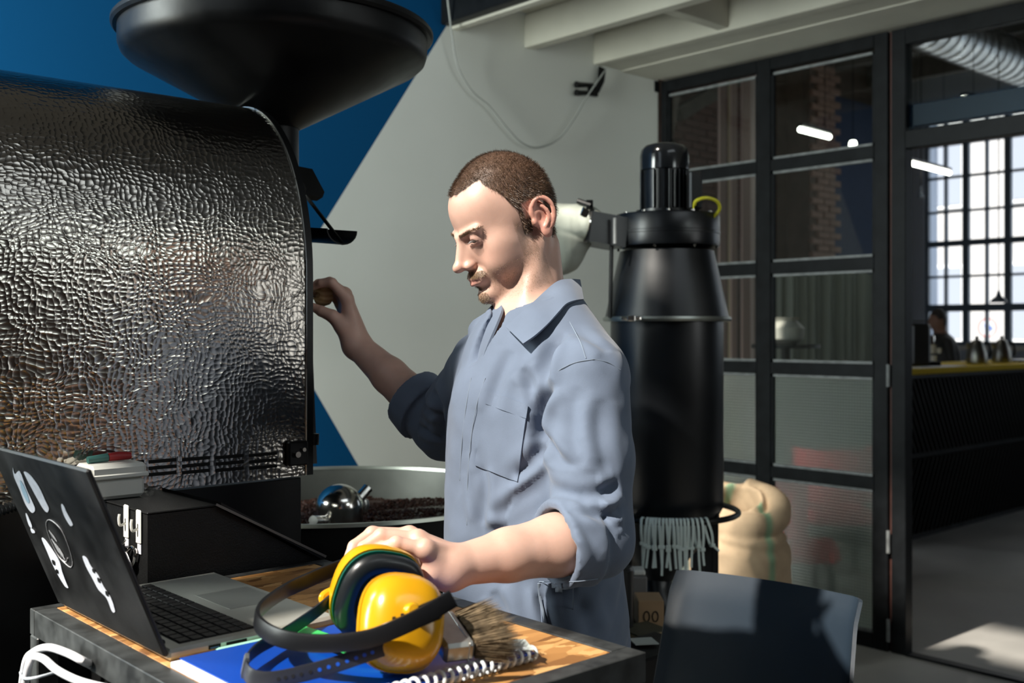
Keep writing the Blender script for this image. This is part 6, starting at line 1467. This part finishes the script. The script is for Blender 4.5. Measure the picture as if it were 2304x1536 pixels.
# ---- coverall
m_cov = pm('blue grey cotton twill', (0.120, 0.155, 0.222), 0.85, vary=0.07, vscale=22, bump=0.35, bscale=900, bdist=0.0006, sheen=0.15)
FLD = WL_ - EL_; FLR = WR_ - ER_
cufL = EL_ + FLD * 0.245; cufR = ER_ + FLR * 0.33
def cov_torso(p):
    q = tl(p)
    d = s_ell(q, (0, .002, 1.25), (.184, .130, .27)); d = smin(d, s_cap(q, (-.145, -.012, 1.378), (.145, -.012, 1.378), .066), .05)
    for s in (-1, 1): d = smin(d, s_cap(q, (s * .12, -.014, 1.388), (s * .025, -.022, 1.462), .058, .062), .04)
    d = smin(d, s_ell(q, (0, .004, 1.06), (.172, .134, .24)), .05); d = smin(d, s_ell(q, (0, -.006, .92), (.178, .140, .20)), .05)
    d = smin(d, s_cap(q, (.0, .085, 1.33), (0.0, .098, .93), .05, .045), .05)       # straight hanging front
    for s in (-1, 1):
        d = smin(d, s_cap(q, (s * .088, -.005, .88), (s * .10, -.01, .09), .095, .075), .03)
    # neck opening with V
    hole = s_cap(q, (0, -.008, 1.452), (0.0, .012, 1.62), .066, .085); hole = smin(hole, s_cap(q, (.004, .070, 1.45), (-.006, .128, 1.395), .030, .006), .02)
    return smax(d, -hole, .008)
def cov_sleeve(p, S, E, C, dirn, r0, r1, r2, fl):
    mid = S + (E - S) * .5
    d = s_chain(p, [S, mid, E], [r0, (r0 + r1) / 2 + .001, r1], .02)
    d = smin(d, s_cap(p, E, C, r1 * .98, r2), .02)
    u = dirn / np.linalg.norm(dirn)
    t = (p - C) @ u; rad = np.sqrt((((p - C) - t[:, None] * u) ** 2).sum(1))
    cuff = np.maximum(rad - (r2 + .0055 + .10 * np.clip(-t, -.02, .03)), np.abs(t + .014) - .022) - .004
    d = smin(d, cuff, .003)
    d = smax(d, (t - .010), .004)
    hole = np.maximum(rad - (r2 - .004), -(t + .014)); return smax(d, -hole, .004)
def cov_sdf(p):
    G = [(np.array([-.25, 1.5, .02]), np.array([.30, 2.08, 1.56]), cov_torso, 0)]
    G.append((*bb([SL_, EL_, cufL], .085), lambda x: cov_sleeve(x, SL_, EL_, cufL, FLD, .064, .058, .056, 1), 0.012))
    G.append((*bb([SR_, ER_, cufR], .085), lambda x: cov_sleeve(x, SR_, ER_, cufR, FLR, .066, .060, .056, 1), 0.022))
    return grouped(p, G)
CV, CQ = surface_nets(cov_sdf, np.array([-.30, 1.42, .03]), np.array([.32, 2.22, 1.58]), 0.0042)
CV = relax(CV, CQ, 3)
def cast(bvh, px, py, off=0.0, fallback=None):
    e = Vector((0, 0, EYE)); r = Vector(((px - 1152) / F, 1.0, -(py - HORIZON) / F)).normalized(); h = bvh.ray_cast(e, r)
    if h[0] is None:
        if fallback is None: return None
        return Vector(K(px, py, fallback))
    return h[0] - r * off
cb = BVHTree.FromPolygons([Vector(v) for v in CV], [tuple(f) for f in CQ.tolist()])
CREASE = [ # polyline in the photograph laid on the cloth, depth, width
    ([(1238, 1088), (1285, 1112), (1345, 1112), (1392, 1088)], .010, .009), ([(1232, 1128), (1290, 1148), (1345, 1158), (1395, 1150)], .009, .008),
    ([(1300, 1125), (1340, 1160), (1385, 1215)], .007, .008), ([(1262, 1140), (1320, 1190), (1360, 1240)], .006, .007), ([(1330, 1140), (1375, 1175), (1398, 1190)], .006, .007),
    ([(1216, 955), (1240, 1010), (1290, 1060)], .006, .010), ([(1250, 860), (1228, 915), (1222, 985)], .009, .010), ([(1345, 900), (1352, 1000), (1372, 1080)], .004, .012), ([(1300, 870), (1290, 960), (1310, 1050)], .003, .013),
    ([(1120, 1170), (1180, 1120), (1235, 1065)], .008, .012), ([(1140, 1080), (1185, 1050), (1222, 1000)], .006, .010), ([(1090, 1200), (1140, 1190), (1220, 1130)], .006, .010),
    ([(1075, 1010), (1090, 1090), (1085, 1180)], .005, .010), ([(1065, 1060), (1070, 1120), (1095, 1230)], .003, .009), ([(1262, 748), (1230, 840), (1214, 945), (1226, 1040)], .008, .011),
    ([(1180, 830), (1195, 870), (1200, 930)], .005, .009), ([(1250, 770), (1215, 830), (1200, 880)], .005, .012), ([(1150, 790), (1120, 860), (1105, 930)], .004, .012),
    ([(1290, 720), (1330, 760), (1372, 790)], .004, .012), ([(1110, 1330), (1130, 1380), (1128, 1430)], .005, .012), ([(1215, 1310), (1222, 1360), (1240, 1420)], .006, .008),
    ([(1300, 1310), (1310, 1370), (1330, 1430)], .004, .012), ([(1150, 1240), (1250, 1285)], .005, .010),
    ([(960, 900), (985, 935), (1000, 985)], .008, .010), ([(975, 880), (990, 910), (1002, 960)], .008, .010), ([(940, 960), (965, 972), (995, 985)], .006, .008),
    ([(1250, 1180), (1295, 1230), (1310, 1270)], .004, .006), ([(1275, 1165), (1325, 1215), (1345, 1255)], .004, .006)]
disp = np.zeros(len(CV)); CN = normals(CV, CQ)
for pl_, A, w in CREASE:
    pts = [cast(cb, *p) for p in pl_]
    pts = [np.array(p) for p in pts if p is not None]
    if len(pts) < 2: continue
    pts = [np.array(v) for v in crom(pts, 6)]
    dmin = np.full(len(CV), 9.0); tt = np.zeros(len(CV))
    for i in range(len(pts) - 1):
        a, b = pts[i], pts[i + 1]; ba = b - a; h = np.clip(((CV - a) @ ba) / max(ba @ ba, 1e-9), 0, 1)
        dd = np.linalg.norm(CV - a - h[:, None] * ba, axis=1); m = dd < dmin; dmin[m] = dd[m]; tt[m] = (i + h[m]) / (len(pts) - 1)
    env = np.sin(np.clip(tt, 0.0, 1) * math.pi) ** .6
    disp += 1.5 * A * env * (-np.exp(-(dmin / w) ** 2) + .62 * np.exp(-((dmin - 1.9 * w) / (1.1 * w)) ** 2))
disp += 0.0034 * wob(CV * np.array([1, 1, .5]), 30, 31) + 0.0013 * wob(CV, 80, 32)
dg = wob(CV @ np.array([[.7, 0, .7], [0, 1, 0], [-.7, 0, .7]]) * np.array([1, 1, .3]), 42, 77); disp -= .0045 * np.clip(dg - .25, 0, 1)
keepm = np.clip((1.47 - CV[:, 2]) / .04, 0, 1)
for E_, C_ in ((EL_, cufL), (ER_, cufR)):
    u_ = (C_ - E_) / np.linalg.norm(C_ - E_); t_ = (CV - C_) @ u_; r_ = np.linalg.norm(CV - C_ - t_[:, None] * u_, axis=1)
    keepm = np.where((r_ < .11) & (t_ > -.045) & (t_ < .03), keepm * .3, keepm)
CV = CV + CN * (disp * keepm)[:, None]
CV = relax(CV, CQ, 1)
cover = put_net('coverall', to_room(CV), CQ, m_cov, man)
cb = BVHTree.FromPolygons([Vector(v) for v in CV], [tuple(f) for f in CQ.tolist()])
bbv = BVHTree.FromPolygons([Vector(v) for v in BVs], [tuple(f) for f in BQ.tolist()])
def near(px, py, off, fallback, skin=True):
    a, b = cast(cb, px, py), cast(bbv, px, py) if skin else None; c = [h for h in (a, b) if h is not None and abs(h[1] - fallback) < .2]
    if not c: return K(px, py, fallback)
    h = min(c, key=lambda v: v[1]); e = Vector((0, 0, EYE)); return np.array(h - (h - e).normalized() * off)
def leaf(name, inner, outer, mat, t=.0035, n=24, bulge=.004):
    ci = crom([Vector(p) for p in inner], 8); co = crom([Vector(p) for p in outer], 8)
    def fn(u, v):
        a = ci[min(int(u * (len(ci) - 1)), len(ci) - 1)]; b = co[min(int(u * (len(co) - 1)), len(co) - 1)]; p = a.lerp(b, v); toe = (Vector((0, 0, EYE)) - p).normalized()
        return RK(p + toe * bulge * math.sin(v * math.pi))
    return put(name, shell(grid(fn, n, 8), t), mat, cover, sharp=60)
leaf('collar', [near(1304, 630, .0, 1.86), near(1282, 629, .010, 1.80), near(1255, 634, .013, 1.765), near(1225, 658, .014, 1.74), near(1190, 690, .016, 1.715), near(1160, 716, .016, 1.70), near(1138, 735, .017, 1.69)],
     [near(1312, 674, .008, 1.83), near(1297, 676, .010, 1.78), near(1275, 684, .010, 1.74), near(1258, 702, .015, 1.70), near(1232, 730, .020, 1.68), near(1205, 755, .026, 1.67), near(1178, 774, .030, 1.67)], m_cov)
put('collar_stand', shell(grid(lambda u, v: RK(Vector(K(1304, 629, 1.862)).lerp(Vector(K(1258, 632, 1.93)), u) + Vector((0, 0, -.045 * v))), 8, 4), .003), m_cov, cover)
leaf('lapel', [K(1128, 683, 1.785), K(1131, 698, 1.755), K(1118, 732, 1.728), K(1101, 772, 1.715), K(1084, 818, 1.712), K(1066, 870, 1.725)],
     [K(1066, 722, 1.865), K(1056, 738, 1.855), K(1056, 765, 1.845), K(1054, 795, 1.835), K(1052, 825, 1.822), K(1052, 855, 1.808)], m_cov, .004, 20, .004)
def strip(name, pts, w, off, mat=m_cov, t=.0022, fb=1.72):
    off += .0007
    q = crom([Vector(near(x, y, off, fb, False)) for x, y in pts], 7); r = [RK(p) for p in q]
    e = Vector((0, 0, EYE)); ups = []
    for i, p in enumerate(r):
        tn = (r[min(i + 1, len(r) - 1)] - r[max(i - 1, 0)]).normalized(); ups.append(tuple(tn.cross((e - p).normalized())))
    return put(name, band(r, w, t, ups), mat, cover, sharp=60)
m_thr = pm('pale seam thread', (0.19, .235, .30), .9)
for pts in ([(1092, 850), (1074, 905), (1060, 985), (1052, 1080), (1050, 1180)], [(1060, 850), (1050, 905), (1040, 985), (1034, 1080)], [(1236, 852), (1262, 830), (1295, 815), (1335, 808)], [(1335, 808), (1368, 815), (1396, 832)], [(1262, 690), (1285, 730), (1306, 770), (1318, 806)], [(1030, 1278), (1080, 1292)], [(1100, 1294), (1160, 1303), (1215, 1308), (1290, 1308), (1345, 1302)], [(1290, 1310), (1289, 1370), (1287, 1430)]):
    strip('seam', pts, .0012, .0002, m_thr, .0008)
# chest pocket: a patch following the cloth, with its hem band
PKC = [(1097, 880), (1188, 912), (1164, 1084), (1068, 1046)]
def pk(u, v, off):
    a = np.array(PKC[0]) * (1 - u) + np.array(PKC[1]) * u; b = np.array(PKC[3]) * (1 - u) + np.array(PKC[2]) * u; p = a * (1 - v) + b * v; return Vector(near(p[0], p[1], off, 1.72, False))
def soft(vf, nu, nv, it=6):
    A = np.array([tuple(v) for v in vf[0]]).reshape(nu, nv, 3)
    for _ in range(it): A[1:-1, 1:-1] = (A[:-2, 1:-1] + A[2:, 1:-1] + A[1:-1, :-2] + A[1:-1, 2:]) / 4
    return [Vector(p) for p in A.reshape(-1, 3)], vf[1]
put('chest_pocket', shell(soft(grid(lambda u, v: RK(pk(u, v, .0026)), 22, 26), 22, 26), .0022), m_cov, cover, sharp=60)
put('pocket_hem', shell(grid(lambda u, v: RK(pk(u, v * .17, .0042)), 22, 5), .0014), m_cov, cover, sharp=60)
put('side_pocket', shell(grid(lambda u, v: RK(Vector(near(1212 + 52 * u + 10 * v, 1312 + 120 * v, .003, 1.68, False))), 8, 14), .0025), m_cov, cover, sharp=60)
strip('pocket_edge', [(1212, 1312), (1216, 1350), (1232, 1420)], .004, .004, m_thr, .002)
# boots
for s in (-1, 1):
    def boot(p, s=s):
        q = tl(p); d = s_cap(q, (s * .10, -.05, .05), (s * .11, .13, .035), .046, .036); d = smin(d, s_cap(q, (s * .10, -.03, .05), (s * .10, -.02, .16), .045, .045), .03); return np.maximum(d, -(p[:, 2] - .002))
    c = tw(s * .1, .03, .08); V, Q = surface_nets(boot, c - .2, c + .2, .006); put_net('boot', to_room(V), Q, pm('black boot leather', (.015, .014, .013), .5), man)
